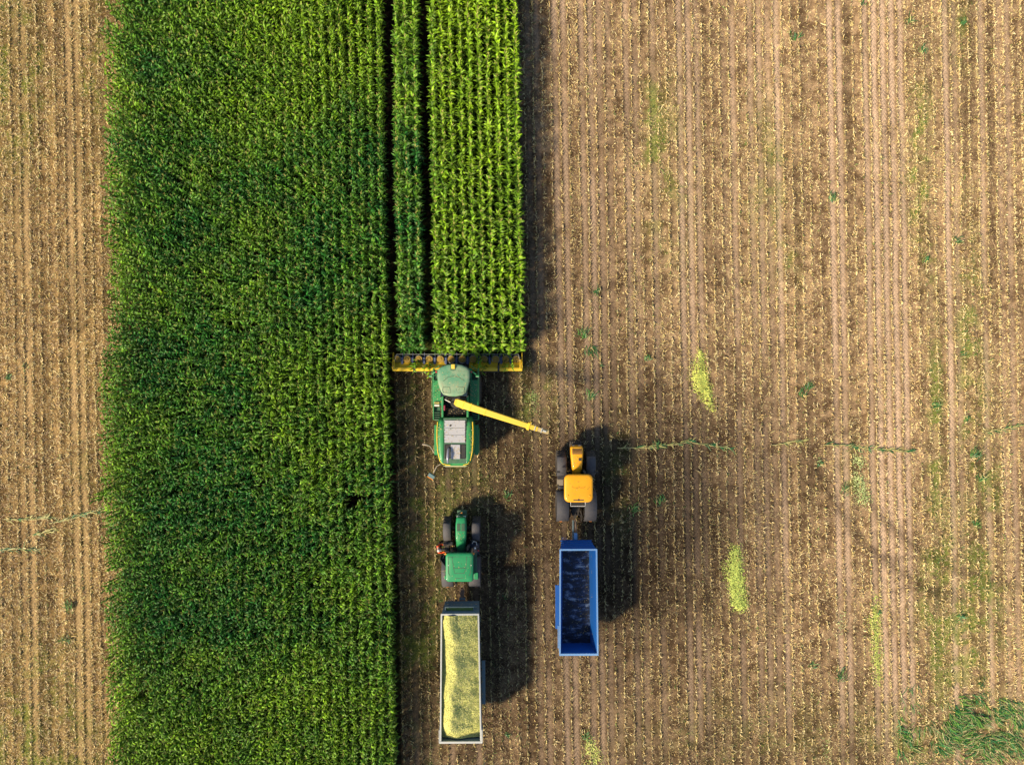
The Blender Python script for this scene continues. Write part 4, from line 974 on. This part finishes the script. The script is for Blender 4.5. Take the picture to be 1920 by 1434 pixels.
    def sec(f, hw, z, hh): c = p0+dn*ln*f; return [c+sn*s1*hw+Vector((0, 0, z-c.z+s2*hh-hh)) for s1, s2 in ((-1, -1), (1, -1), (1, .7), (.82, 1), (-.82, 1), (-1, .7))]
    q = MB(); q.loft([sec(*p) for p in prof])
    sp = q.build("spout", M_lyel, root, bevel=.01)
    q = MB()
    for f, hw, z, hh in ((.10, .265, 3.735, .25), (.175, .25, 3.86, .22), (.33, .215, 3.995, .19)): q.loft([sec(f-.003, hw, z, hh), sec(f+.006, hw, z, hh)])
    q.build("spout_flange", M_yel, sp)
    q = MB(); q.loft([sec(.775, .23, 4.21, .19), sec(.80, .235, 4.215, .19)]); q.build("spout_hinge", M_yel, sp, bevel=.01)
    q = MB(); q.loft([sec(.80, .145, 4.18, .13), sec(.88, .14, 4.15, .11), sec(.885, .14, 4.15, .11)]); q.build("deflector", M_lyel, sp, bevel=.008)
    q = MB(); q.loft([sec(.885, .125, 4.13, .05), sec(.95, .12, 4.07, .05), sec(1.0, .125, 3.97, .05)]); fl = q.build("deflector_flap", mat("faded_yellow_paint", (.62, .47, .18), .6, dust=.5, dustcol=(.4, .3, .18)), sp, bevel=.008)
    q = MB()
    for f in (.85, .92): q.loft([sec(f, .15, 4.2, .02), sec(f+.008, .15, 4.2, .02)])
    c = p0+dn*ln*.955; q.box(-.10, .10, -.05, .05, 4.06, 4.13, M=Matrix.Translation((c.x, c.y, 0)) @ Matrix.Rotation(math.atan2(dn.y, dn.x), 4, 'Z')); q.build("flap_actuator", M_steel, sp)
    q = MB(); c = p0+dn*ln*.8; q.tube([c+sn*.2+Vector((0, 0, .60)), c+sn*.28+Vector((0, 0, .62))], .03, n=6); q.build("flap_lamp", M_yel, sp)
    return root
hv = harvester()

def header():
    root = hv; OX, OY = 0.0, 2.0           # local to the harvester, header centred on it
    hx0, hx1 = -4.24, 4.24; yb, yf = 2.72, 3.80
    q = MB()
    pan = lambda x: [(x, yb+.0, .42), (x, yb+.02, .98), (x, yb+.10, 1.06), (x, yb+.22, 1.02), (x, yb+.44, .72), (x, yf-.3, .45), (x, yf-.3, .38), (x, yb+.1, .36)]
    q.loft([pan(hx0+.06), pan(-2.83)]); q.loft([pan(-2.70), pan(-.75)]); q.loft([pan(.75), pan(2.60)]); q.loft([pan(2.72), pan(hx1-.06)])
    hb = q.build("header_trough", M_yel, root, bevel=.012); tag(hb)
    q = MB()
    for x in (-2.765, 2.66): q.box(x-.06, x+.06, yb-.02, yb+.40, .40, 1.08)
    q.box(-.75, .75, yb+.0, yb+.35, .45, 1.0); q.tube([(-2.7, yb-.03, .9), (2.7, yb-.03, .9)], .035, n=8)
    q.build("header_frame", M_dark, root, bevel=.015)
    for sd in (-1, 1):
        q = MB(); x = sd*4.21; a, b = sorted((x, x-sd*.05))
        q.loft([[(a, yb+.05, .35), (a, yb+.12, 1.02), (a, yb+.6, .95), (a, yf+.15, .55), (a, yf+.1, .3)], [(b, yb+.05, .35), (b, yb+.12, 1.02), (b, yb+.6, .95), (b, yf+.15, .55), (b, yf+.1, .3)]])
        q.tube([(x-sd*.15, yb+.15, 1.05), (x-sd*.15, yb+.75, 1.0)], .035, n=6)
        q.build("side_divider", M_yel, root, bevel=.012)
    q = MB(); q.box(hx0+.1, hx1-.1, yb+.42, yf-.1, .33, .47); q.build("header_floor", M_dark, root)
    xs = [761.8, 783.8, 803.7, 824.6, 845, 866, 886.5, 907.3, 929.2, 948.1, 968]
    for i, px in enumerate([742.5]+xs):
        x = (px-960)/29.1+3.53; y = 3.50
        q = MB(); q.cyl((x, y, .62), (0, 0, 1), .225, .22, n=28); q.cyl((x, y, .74), (0, 0, 1), .10, .05, n=14)
        nt_ = 22
        for k in range(nt_):
            a = 2*PI*k/nt_; p = Matrix.Translation((x, y, .55)) @ Matrix.Rotation(a, 4, 'Z')
            q.add([p @ Vector(v) for v in ((.24, -.022, -.015), (.24, .022, -.015), (.315, -.02, 0), (.24, -.022, .015), (.24, .022, .015))], [(0, 1, 2), (3, 2, 4), (0, 2, 3), (1, 4, 2), (0, 3, 4, 1)], 1)
        q.cyl((x, y, .55), (0, 0, 1), .255, .03, 1, n=28)
        q.build("cutting_drum", [M_drum, M_steel], root)
    for i in range(11):
        q = MB(); px = ([742.5]+xs)[i]+10.3; x = (px-960)/29.1+3.53
        q.box(x-.06, x+.06, 3.18, 3.62, .60, .70); q.add([(x-.12, 3.25, .56), (x+.12, 3.25, .56), (x, 4.05, .50), (x-.10, 3.25, .66), (x+.10, 3.25, .66)], [(0, 2, 1), (3, 4, 2), (0, 3, 2), (1, 2, 4), (0, 1, 4, 3)])
        q.build("row_guide", M_hblue, root, bevel=.01)
    q = MB(); q.tube([(hx0+.3, yf+.02, .92), (hx1-.3, yf+.02, .92)], .012, n=5); q.tube([(hx0+.3, yf+.02, .92), (hx0+.1, yb+.2, .98)], .012, n=5); q.tube([(hx1-.3, yf+.02, .92), (hx1-.1, yb+.2, .98)], .012, n=5)
    q.build("push_bar", M_steel, root)
header()

def chaff(parent, rects, n, seed):
    """chopped bits that settled on a machine"""
    rng = np.random.default_rng(seed); P = []
    for x0, x1, y0, y1, z in rects: k = int(n/len(rects)); P.append(np.stack([rng.uniform(x0, x1, k), rng.uniform(y0, y1, k), np.full(k, z)], -1))
    P = np.concatenate(P); m = len(P); C = pick_colors(m, [3, 4, 2, 2, 1.5, 1], rng)*.8
    V, F, C = slivers(P, rng.random(m)*2*PI, rng.uniform(.03, .11, m), rng.uniform(.010, .024, m), rng.uniform(0, .2, m), rng.normal(0, .3, m), C)
    o = np_mesh("chaff", V, F, C, [M_chaff], parent=parent); o['kind'] = 'stuff'
M_chaff = attr_mat("chaff_bits", rough=.8)
for o_ in list(COL.objects):
    if o_.name.startswith("forage_harvester"): chaff(o_, [(-.7, .7, 1.4, 2.7, 3.868), (-.62, .62, -1.7, -.3, 2.83), (-.2, .3, -2.7, -1.9, 2.835), (.9, 1.35, .6, 2.1, 2.11), (-1.35, -.9, .6, 2.1, 2.11), (-4.0, 4.0, 2.86, 3.1, .98), (-4.0, 4.0, 3.2, 3.6, .50), (-.6, .6, -.1, 1.0, 2.44), (-1.1, -.85, -2.4, -.6, 2.79), (.85, 1.1, -2.4, -.6, 2.79)], 620, 61)
    elif o_.name == "tractor": chaff(o_, [(-.6, .6, .05, 1.2, 3.097), (-.22, .22, 2.0, 2.7, 1.925), (-1.1, -.8, -.3, .3, 2.0)], 60, 62)
    elif o_.name == "tractor.001": chaff(o_, [(-.6, .6, .8, 2.0, 3.187), (-.22, .22, 2.4, 3.2, 2.025)], 45, 63)
    elif o_.name == "trailer": chaff(o_, [(-.85, .85, -3.0, 2.9, 1.262), (.98, 1.08, -3.0, 2.9, 1.9)], 420, 64)
    elif o_.name == "trailer.001": chaff(o_, [(-.9, .9, 3.9, 4.2, 2.2), (1.2, 1.32, -2.4, .1, 1.18)], 60, 65)

# ------------------------------------------------------------------ person beside the green tractor
def person():
    root = empty("person", (-4.72, -10.66, float(gz(-4.72, -10.66))+.01), math.radians(-78), label="person in red-orange jacket and pale cap standing at the green tractor's open door", cat="person")
    sk = mat("skin", (.50, .28, .19), .6); jk = mat("red_orange_jacket", (.75, .035, .012), .8, dust=.55, dustcol=(.90, .20, .01), dscale=5, bump=.3, bscale=12)
    tr_ = mat("dark_trousers", (.04, .04, .06), .9, bump=.3, bscale=14); cp = mat("pale_cap_cloth", (.62, .54, .50), .8); bt = mat("boot_leather", (.05, .035, .03), .7)
    def skin(name, pts, edges, rad, m, parent, root_i=0, lv=2):
        me = bpy.data.meshes.new(name); me.from_pydata(pts, edges, []); o = bpy.data.objects.new(name, me); COL.objects.link(o); o.parent = parent; me.materials.append(m)
        s_ = o.modifiers.new("skin", 'SKIN'); sv = me.skin_vertices[0].data if me.skin_vertices else None
        if sv is None:
            return o
        for i, r in enumerate(rad): sv[i].radius = r if isinstance(r, tuple) else (r, r)
        sv[root_i].use_root = True
        s_.use_smooth_shade = True
        b = o.modifiers.new("sub", 'SUBSURF'); b.levels = lv; b.render_levels = lv
        return o
    # faces +y; pelvis first
    P = [(0,0,.95),(0,.0,1.12),(0,.02,1.30),(0,.03,1.46),(0,.05,1.54),(0,.07,1.63),(0,.07,1.74),
         (-.10,0,.90),(-.11,.05,.50),(-.12,.0,.10),(-.12,.14,.05), (.10,0,.90),(.12,-.03,.50),(.13,-.12,.10),(.13,.02,.05),
         (-.19,.02,1.42),(-.25,.16,1.18),(-.20,.40,1.28),(-.19,.46,1.30), (.19,.02,1.42),(.27,.22,1.32),(.24,.46,1.48),(.24,.52,1.52)]
    E = [(0,1),(1,2),(2,3),(3,4),(4,5),(5,6),(0,7),(7,8),(8,9),(9,10),(0,11),(11,12),(12,13),(13,14),(3,15),(15,16),(16,17),(17,18),(3,19),(19,20),(20,21),(21,22)]
    R = [(.15,.11),(.135,.10),(.16,.11),(.12,.09),.06,.085,.08,.085,.06,.045,.035,.085,.06,.045,.035,.055,.042,.03,.028,.055,.042,.03,.028]
    me_pts, me_e, me_r = list(P), list(E), list(R)
    for hnd, base, side_ in ((18, (-.19,.46,1.30), 1), (22, (.24,.52,1.52), -1)):        # palm, four fingers and a thumb on each hand
        bx_, by_, bz_ = base; pi = len(me_pts); me_pts.append((bx_, by_+.06, bz_+.01)); me_e.append((hnd, pi)); me_r.append((.034, .018))
        for k, (dx, l) in enumerate(((-.030,.060),(-.010,.072),(.010,.066),(.029,.052))):
            a = len(me_pts); me_pts += [(bx_+dx, by_+.09, bz_+.012), (bx_+dx*1.05, by_+.09+l*.55, bz_+.004), (bx_+dx*1.05, by_+.09+l*.8, bz_-.022)]
            me_e += [(pi, a), (a, a+1), (a+1, a+2)]; me_r += [.0095, .0085, .0075]
        a = len(me_pts); me_pts += [(bx_+side_*.045, by_+.045, bz_), (bx_+side_*.055, by_+.085, bz_-.012)]; me_e += [(pi, a), (a, a+1)]; me_r += [.011, .009]
    body = skin("body", me_pts, me_e, me_r, sk, root)
    # face: nose, eyes and mouth
    q = MB(); q.add([(-.014, .148, 1.655), (.014, .148, 1.655), (0, .178, 1.655), (0, .150, 1.705)], [(0, 1, 2), (0, 2, 3), (1, 3, 2), (0, 3, 1)]); q.build("nose", sk, body, smooth=True)
    q = MB()
    for sd in (-1, 1): q.cyl((sd*.032, .146, 1.70), (0, 1, 0), .010, .012, n=8)
    q.box(-.022, .022, .142, .152, 1.628, 1.634); q.build("eyes_and_mouth", mat("dark_features", (.06, .03, .025), .5), body)
    q = MB()
    for sd in (-1, 1): q.cyl((sd*.082, .065, 1.685), (1, 0, 0), .026, .014, n=10)
    q.build("ears", sk, body, smooth=True)
    skin("jacket", [(0,0,.98),(0,.0,1.14),(0,.02,1.32),(0,.03,1.45),(-.19,.02,1.42),(-.25,.16,1.18),(-.205,.37,1.27),(.19,.02,1.42),(.27,.22,1.32),(.245,.43,1.46)],
         [(0,1),(1,2),(2,3),(3,4),(4,5),(5,6),(3,7),(7,8),(8,9)], [(.185,.145),(.17,.13),(.195,.14),(.14,.11),.078,.062,.050,.078,.062,.050], jk, body)
    skin("trousers", [(0,0,.95),(-.10,0,.88),(-.11,.05,.50),(-.12,.0,.14),(.10,0,.88),(.12,-.03,.50),(.13,-.12,.14)], [(0,1),(1,2),(2,3),(0,4),(4,5),(5,6)], [(.16,.125),.105,.078,.065,.105,.078,.065], tr_, body)
    for x, y in ((-.12, .0), (.13, -.12)):
        q = MB(); q.stack(rrect(x-.055, x+.055, y-.09, y+.20, .05), [(0, .95), (.05, 1.0), (.09, .85), (.11, .5)]); q.box(x-.05, x+.05, y-.07, y+.05, .06, .17); q.build("boot", bt, body, bevel=.02, smooth=True)
    q = MB(); q.stack(rrect(-.095, .095, -.03, .165, .09), [(1.735, 1.0), (1.79, .98), (1.825, .8), (1.84, .4)]); q.stack(rrect(-.075, .075, .10, .245, .06), [(1.738, 1), (1.75, 1)]); q.build("cap", cp, body, smooth=True)
    q = MB(); q.stack(rrect(-.088, .088, -.028, .10, .07), [(1.66, .9), (1.70, 1.0), (1.74, 1.0)]); q.build("hair", mat("brown_hair", (.07, .045, .03), .8), body, smooth=True)
person()

# ------------------------------------------------------------------ spilled silage heaps
def spill(poly_px, label, col=(.62, .66, .16), dens=1.0, seed=0, hmax=.10):
    rng = np.random.default_rng(500+seed)
    pts = np.array([W(*p) for p in poly_px]); c = pts.mean(0); cz = float(gz(c[0], c[1]))
    root = empty("silage_spill", (c[0], c[1], cz), label=label, cat="silage")
    P2 = pts-c
    lo, hi = P2.min(0)-.45, P2.max(0)+.45
    def inside(x, y):
        r = np.zeros(x.shape, bool); j = len(P2)-1
        for i in range(len(P2)):
            xi, yi = P2[i]; xj, yj = P2[j]; r ^= ((yi > y) != (yj > y)) & (x < (xj-xi)*(y-yi)/(yj-yi+1e-9)+xi); j = i
        return r
    def dist(x, y):
        d = np.full(x.shape, 9.0); j = len(P2)-1
        for i in range(len(P2)):
            a, b = P2[j], P2[i]; ab = b-a; t = np.clip(((x-a[0])*ab[0]+(y-a[1])*ab[1])/(ab @ ab+1e-9), 0, 1); d = np.minimum(d, np.hypot(x-a[0]-ab[0]*t, y-a[1]-ab[1]*t)); j = i
        return np.where(inside(x, y), d, -d)
    st = .06; xs = np.arange(lo[0], hi[0], st); ys = np.arange(lo[1], hi[1], st); X, Y = np.meshgrid(xs, ys, indexing='ij')
    D = dist(X, Y)+.30*(N1(X+seed*3, Y, .40)-.5)+.25*(N2(X, Y+seed, .14)-.5)
    Z = gz(X+c[0], Y+c[1])-cz+np.clip(D, -.2, .35)*hmax/.35+.03*(N3(X, Y, .35)-.5)*(D > 0)+.012
    nx, ny = X.shape; idx = np.arange(nx*ny).reshape(nx, ny); F = np.stack([idx[:-1, :-1], idx[1:, :-1], idx[1:, 1:], idx[:-1, 1:]], -1)
    keep = (D[:-1, :-1] > -.02) & (rng.random(D[:-1, :-1].shape) < np.clip(.05+D[:-1, :-1]*2.0, 0, .9)*dens); F = F[keep]
    tint = (np.array(col)*(.65+.7*rng.random((nx, ny)))[..., None]).reshape(-1, 3)
    tint = tint*(.75+.5*N1(X, Y, .4)).reshape(-1, 1)
    np_mesh("spill_surface", np.stack([X, Y, Z], -1).reshape(-1, 3), F, tint, [attr_mat("spilled_silage", rough=.85, nscale=30, nvar=.35)], parent=root)
    area = (hi-lo).prod(); n = int(area*520*dens); x = rng.uniform(lo[0], hi[0], n); y = rng.uniform(lo[1], hi[1], n); d = dist(x, y)
    k = rng.random(n) < np.clip(.38+d*1.3, 0, 1)**1.4*(.55+.5*dens); x, y, d = x[k], y[k], d[k]; n = len(x)
    z = gz(x+c[0], y+c[1])-cz+np.clip(d, 0, .35)*hmax/.35+.03
    C = np.array(col)*rng.uniform(.5, 1.35, n)[:, None]; C = np.where((rng.random(n) < .25)[:, None], np.array([.22, .36, .08]), C)
    V, F, C = slivers(np.stack([x, y, z], -1), rng.random(n)*2*PI, rng.uniform(.04, .11, n), rng.uniform(.018, .035, n), rng.uniform(-.1, .5, n), rng.normal(0, .4, n), C)
    tag(np_mesh("silage_flakes", V, F, C, [attr_mat("flake", rough=.8)], parent=root), kind='stuff')
spill([(1310, 655), (1322, 662), (1325, 690), (1331, 715), (1337, 745), (1341, 775), (1332, 768), (1318, 755), (1305, 740), (1297, 725), (1292, 705), (1300, 690), (1303, 672)], "bright lime spill of chopped silage lying right of the harvester's spout, tapering at both ends", (.60, .63, .13), .95, 1)
spill([(1372, 1020), (1388, 1022), (1393, 1045), (1394, 1080), (1400, 1110), (1402, 1140), (1385, 1148), (1368, 1140), (1366, 1112), (1360, 1085), (1354, 1062), (1364, 1045)], "lime green spill of chopped silage on the stubble right of the empty blue trailer", (.52, .60, .13), .95, 2)
spill([(1597, 852), (1618, 850), (1625, 870), (1618, 885), (1630, 910), (1638, 940), (1625, 952), (1608, 945), (1597, 925), (1595, 900), (1604, 880), (1596, 868)], "pale green silage spill crossed by the fallen maize stalks in the stubble", (.44, .50, .20), .5, 3, .05)
spill([(1643, 1112), (1650, 1130), (1652, 1180), (1654, 1240), (1650, 1290), (1640, 1285), (1634, 1250), (1631, 1210), (1626, 1160), (1634, 1135)], "long narrow yellow-green silage spill lying along a smooth wheel lane", (.52, .56, .13), .8, 4, .05)
spill([(1575, 1148), (1587, 1152), (1588, 1175), (1580, 1195), (1568, 1190), (1572, 1165)], "small faint green silage spill left of the long narrow spill", (.42, .46, .20), .3, 5, .03)
spill([(1543, 1385), (1555, 1390), (1556, 1425), (1548, 1440), (1543, 1415)], "small thin green silage spill at the lower border of the field of view", (.40, .48, .18), .3, 6, .03)

spill([(1098, 1382), (1112, 1385), (1128, 1410), (1135, 1436), (1100, 1436), (1093, 1410)], "faint yellow-green silage spill at the lower border below the blue trailer", (.50, .54, .14), .55, 7, .03)
spill([(985, 735), (1000, 728), (1012, 748), (1006, 772), (990, 768)], "thin olive silage spill on dark soil beside the spout", (.24, .30, .10), .4, 8, .02)

# ------------------------------------------------------------------ broken maize plants, fallen stalks, grass clump
M_weed = attr_mat("green_blade", rough=.5, spec=.4, transl=.2)
def tuft(px, py, n, r, label, dirn=None, col=((.03, .15, .06), (.10, .24, .04)), name="weed_plant", cat="weed", seed=0, spread=.9, straw=.15):
    rng = np.random.default_rng(900+seed); x, y = W(px, py); z = float(gz(x, y))
    ang = rng.random(n)*2*PI if dirn is None else math.radians(dirn)+rng.normal(0, spread*.6, n)
    P = np.stack([rng.normal(0, r*.28, n), rng.normal(0, r*.28, n), rng.uniform(0, .08, n)], -1)
    C = np.array(col[0])+(np.array(col[1])-np.array(col[0]))*rng.random(n)[:, None]; C = np.where((rng.random(n) < straw)[:, None], np.array([.5, .46, .18]), C)*rng.uniform(.7, 1.2, n)[:, None]
    V, F, C = slivers(P, ang, rng.uniform(.45, 1.0, n)*r, rng.uniform(.03, .06, n), rng.uniform(.05, .7, n), rng.normal(0, .5, n), C, rng.normal(0, .15, n))
    o = np_mesh(name, V, F, C, [M_weed]); o.location = (x, y, z); tag(o, label, cat); return o
TU = [(1097, 630, 34, .62, "upright dark green maize remnant in the stubble above the yellow tractor", 95, 0), (1108, 655, 30, .6, "yellow-tipped green maize remnant touching the darker one above the yellow tractor", -80, 1),
      (1119, 547, 22, .42, "small blue-green weed in the stubble, right of the crop's lower corner", None, 2), (1105, 745, 26, .55, "split straw-green maize remnant between the spout's tip and the yellow tractor's bonnet", 75, 3),
      (1213, 672, 16, .36, "small leaning green weed left of the bright lime silage spill", 60, 4), (1129, 685, 10, .22, "tiny light green weed beside the upright maize remnant", None, 5),
      (1232, 836, 22, .42, "green maize tuft in the middle of the fallen stalk line nearest the yellow tractor", 120, 6), (1560, 373, 26, .50, "dark green upright weed standing alone in the middle of the pale stubble", 85, 7),
      (1507, 742, 24, .55, "dark blue-green weed pair in the stubble right of the bright lime spill", 95, 8), (1516, 728, 18, .45, "slim green weed just above the blue-green one", 90, 9),
      (1706, 40, 24, .48, "green weed on a stubble row near the top, left of the weedy band", None, 10), (1730, 98, 22, .45, "bright green weed above the yellow weedy band", 80, 11), (1804, 45, 18, .42, "dark green narrow weed near the top right of the field", 80, 12),
      (1490, 72, 16, .50, "yellow-green grass tuft between two stubble rows near the top", 95, 13), (1617, 8, 14, .38, "dark green grass tuft on the stubble at the top border", 90, 14), (1738, 490, 18, .45, "blue-green weed in the long weedy band", 90, 15),
      (1795, 450, 22, .42, "small green weed right of the weedy band with broad leaves", None, 16), (1752, 760, 20, .38, "bright green weed at the weedy lane, left of the twin weeds", 30, 17), (1802, 665, 16, .42, "green weed with a stalk pointing to the side", 20, 18),
      (1812, 790, 24, .42, "dark green weed at the foot of a faded green patch", 120, 19), (1825, 855, 34, .60, "yellow-green broad weed clump with long blades", 40, 20), (1840, 900, 26, .48, "olive green weed clump below the broad one", 70, 21),
      (1576, 1270, 30, .60, "dark green bushy weed growing on a pale straw stalk", 90, 22), (1523, 1250, 14, .40, "dark thin weed lying along a stubble row", 90, 23), (1800, 1157, 26, .48, "deep green weed in the big weedy patch", 10, 24),
      (1842, 1280, 26, .48, "green weed with drooping blades above the big grass clump", 200, 25), (16, 708, 16, .36, "round green weed at the left border of the field", None, 26), (130, 1140, 26, .60, "slender dark green weed in the left stubble", 100, 27),
      (122, 1200, 22, .48, "loose green weed below the slender one in the left stubble", None, 28), (46, 690, 12, .40, "thin pale green weed in the left stubble", 90, 29), (950, 930, 18, .48, "dark green leaf tuft between the two tractors", 90, 30),
      (946, 1120, 12, .3, "small green leaf tuft right of the loaded trailer's front", 60, 31), (1185, 960, 24, .55, "dark green leaf tuft right of the yellow tractor", 60, 32), (1236, 940, 20, .50, "dark blue-green weed right of the yellow tractor's rear wheels", 110, 33),
      (1650, 1150, 12, .3, "short green grass tuft touching the long narrow spill", 90, 34), (1535, 868, 16, .36, "bright green weed below the gap of the fallen stalk line", 10, 35), (1583, 920, 16, .45, "dark thin weed left of the pale green spill", 90, 36),
      (950, 1375, 14, .36, "light green leafy weed beside the loaded trailer's tailgate", -30, 37), (1830, 985, 26, .45, "green and yellow weed clump with short blades", 90, 38), (1100, 1385, 16, .42, "yellow-green tuft at the foot of the field below the blue trailer", 90, 39)]
for (px, py, n, r, lb, dr, sd) in TU: tuft(px, py, n, r, lb, dr, seed=sd)

def stalk(px0, py0, px1, py1, label, nleaf=14, seed=0, green=.5):
    """a maize stalk lying on the ground, leaves along it"""
    rng = np.random.default_rng(700+seed); a = np.array(W(px0, py0)); b = np.array(W(px1, py1)); z = float(gz(a[0], a[1]))
    L = np.linalg.norm(b-a); th = math.atan2(b[1]-a[1], b[0]-a[0]); root = empty("fallen_corn_stalk", (a[0], a[1], z), label=label, cat="fallen stalk")
    pts = [((b-a)*t+np.array([-math.sin(th), math.cos(th)])*.07*math.sin(t*5+seed)) for t in np.linspace(0, 1, 9)]
    q = MB(); q.tube([(p[0], p[1], float(gz(a[0]+p[0], a[1]+p[1]))-z+.06) for p in pts], [.026]*8+[.012], n=6); q.build("stem", mat("straw_stem", (.50, .44, .18), .6), root)
    n = int(nleaf*2.4); t = rng.random(n)**.8; P = np.stack([(b-a)[0]*t, (b-a)[1]*t, np.zeros(n)], -1); P[:, 2] = gz(a[0]+P[:, 0], a[1]+P[:, 1])-z+.07
    C = np.where((rng.random(n) < green)[:, None], np.array([.04, .20, .07]), np.array([.48, .46, .16]))*rng.uniform(.6, 1.2, n)[:, None]
    V, F, C = slivers(P, th+rng.normal(0, .45, n), rng.uniform(.2, .62, n), rng.uniform(.03, .06, n), rng.normal(.05, .12, n), rng.normal(0, .5, n), C, rng.normal(0, .12, n))
    np_mesh("leaves", V, F, C, [M_weed], parent=root)
stalk(1158, 842, 1235, 836, "straw-coloured fallen maize stalk right of the yellow tractor's front wheel", 14, 1, .25)
stalk(1222, 836, 1298, 828, "fallen maize stalk with green leaves at the middle of the near stalk line", 16, 2, .5)
stalk(1290, 826, 1372, 842, "green-tipped fallen maize stalk ending the near stalk line towards the open field", 16, 3, .5)
stalk(1448, 833, 1508, 826, "pale dry fallen maize stalk starting the far stalk line", 12, 4, .15)
stalk(1545, 832, 1632, 841, "dark green fallen maize stalk above the pale green silage spill", 18, 5, .75)
stalk(1628, 842, 1712, 846, "green fallen maize stalk with spread leaves ending the far stalk line", 20, 6, .6)
stalk(1850, 812, 1925, 794, "green fallen maize stalk running out at the right border", 14, 7, .6)
stalk(8, 975, 100, 970, "pale fallen maize stalk at the left border, the upper of the two", 18, 8, .4)
stalk(92, 982, 198, 953, "long fallen maize stalk reaching to the standing crop from the left stubble", 24, 9, .5)
stalk(60, 1003, 104, 992, "short pale fallen maize stalk below the long one", 10, 10, .1)
stalk(-4, 1030, 72, 1030, "green-leaved fallen maize stalk at the left border, the lower of the two", 14, 11, .6)

def big_grass():
    rng = np.random.default_rng(77); n = 5200; u = rng.normal(1835, 62, n); v = rng.normal(1360, 34, n)
    u2 = rng.normal(1705, 18, 500); v2 = rng.normal(1385, 16, 500); u = np.concatenate([u, u2]); v = np.concatenate([v, v2]); n = len(u)
    k = (u > 1675) & (v > 1295) & (((u-1840)/105)**2+((v-1365)/62)**2 < 1.25*(0.7+.6*N1(u, v, 22))) | (u < 1728) & (u > 1680); u, v = u[k], v[k]; n = len(u)
    k = N3(u, v, 17)*.65+N1(u, v, 7)*.35 > .42+.10*rng.random(n); u, v = u[k], v[k]; n = len(u)
    x = (u-960)/28.444; y = (717-v)/28.444; h = .18*np.exp(-((u-1820)/70)**2-((v-1355)/35)**2)
    P = np.stack([x, y, gz(x, y)+h*rng.random(n)+.02], -1)
    flow = math.radians(-25)+1.3*(N2(u, v, 28)-.5)*2+rng.normal(0, .35, n)+np.where(u < 1795, -.7, 0)
    C = np.where((rng.random(n) < .6)[:, None], np.array([.03, .19, .05]), np.array([.16, .34, .05])); C = np.where((rng.random(n) < .27)[:, None], np.array([.48, .42, .20]), C)*rng.uniform(.6, 1.2, n)[:, None]
    V, F, C = slivers(P, flow, rng.uniform(.3, .85, n), rng.uniform(.022, .05, n), rng.normal(.12, .2, n), rng.normal(0, .6, n), C, rng.normal(0, .12, n))
    o = np_mesh("grass", V, F, C, [M_weed]); tag(o, "big clump of long flattened dark green grass at the field's corner", "grass", kind='stuff')
big_grass()

# ------------------------------------------------------------------ unseen thin puffs added only to shade the soil, sun side, outside the frame
def make_shade_blocker():
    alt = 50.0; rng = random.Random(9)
    m = bpy.data.materials.new("thin_shade_blocker"); m.use_nodes = True; nt = m.node_tree; out = nt.nodes["Material Output"]
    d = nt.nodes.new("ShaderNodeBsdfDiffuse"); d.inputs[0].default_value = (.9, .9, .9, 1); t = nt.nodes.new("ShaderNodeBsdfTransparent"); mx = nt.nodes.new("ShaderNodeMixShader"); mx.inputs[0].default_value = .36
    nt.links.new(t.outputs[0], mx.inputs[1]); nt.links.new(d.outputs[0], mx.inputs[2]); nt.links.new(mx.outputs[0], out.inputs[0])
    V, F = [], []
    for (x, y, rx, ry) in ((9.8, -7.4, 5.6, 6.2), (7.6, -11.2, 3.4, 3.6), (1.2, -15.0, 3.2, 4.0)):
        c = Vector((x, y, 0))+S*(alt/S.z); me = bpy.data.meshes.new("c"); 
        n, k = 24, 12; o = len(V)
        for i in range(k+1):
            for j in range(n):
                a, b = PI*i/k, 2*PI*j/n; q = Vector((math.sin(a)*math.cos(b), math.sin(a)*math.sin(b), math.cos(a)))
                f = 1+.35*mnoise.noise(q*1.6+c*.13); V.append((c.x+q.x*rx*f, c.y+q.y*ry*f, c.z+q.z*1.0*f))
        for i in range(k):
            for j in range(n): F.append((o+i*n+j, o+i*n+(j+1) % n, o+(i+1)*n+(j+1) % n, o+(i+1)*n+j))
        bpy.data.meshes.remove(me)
    o = np_mesh("shade_blocker", np.array(V), np.array(F), None, [m], smooth=True); tag(o, kind='structure')
make_shade_blocker()
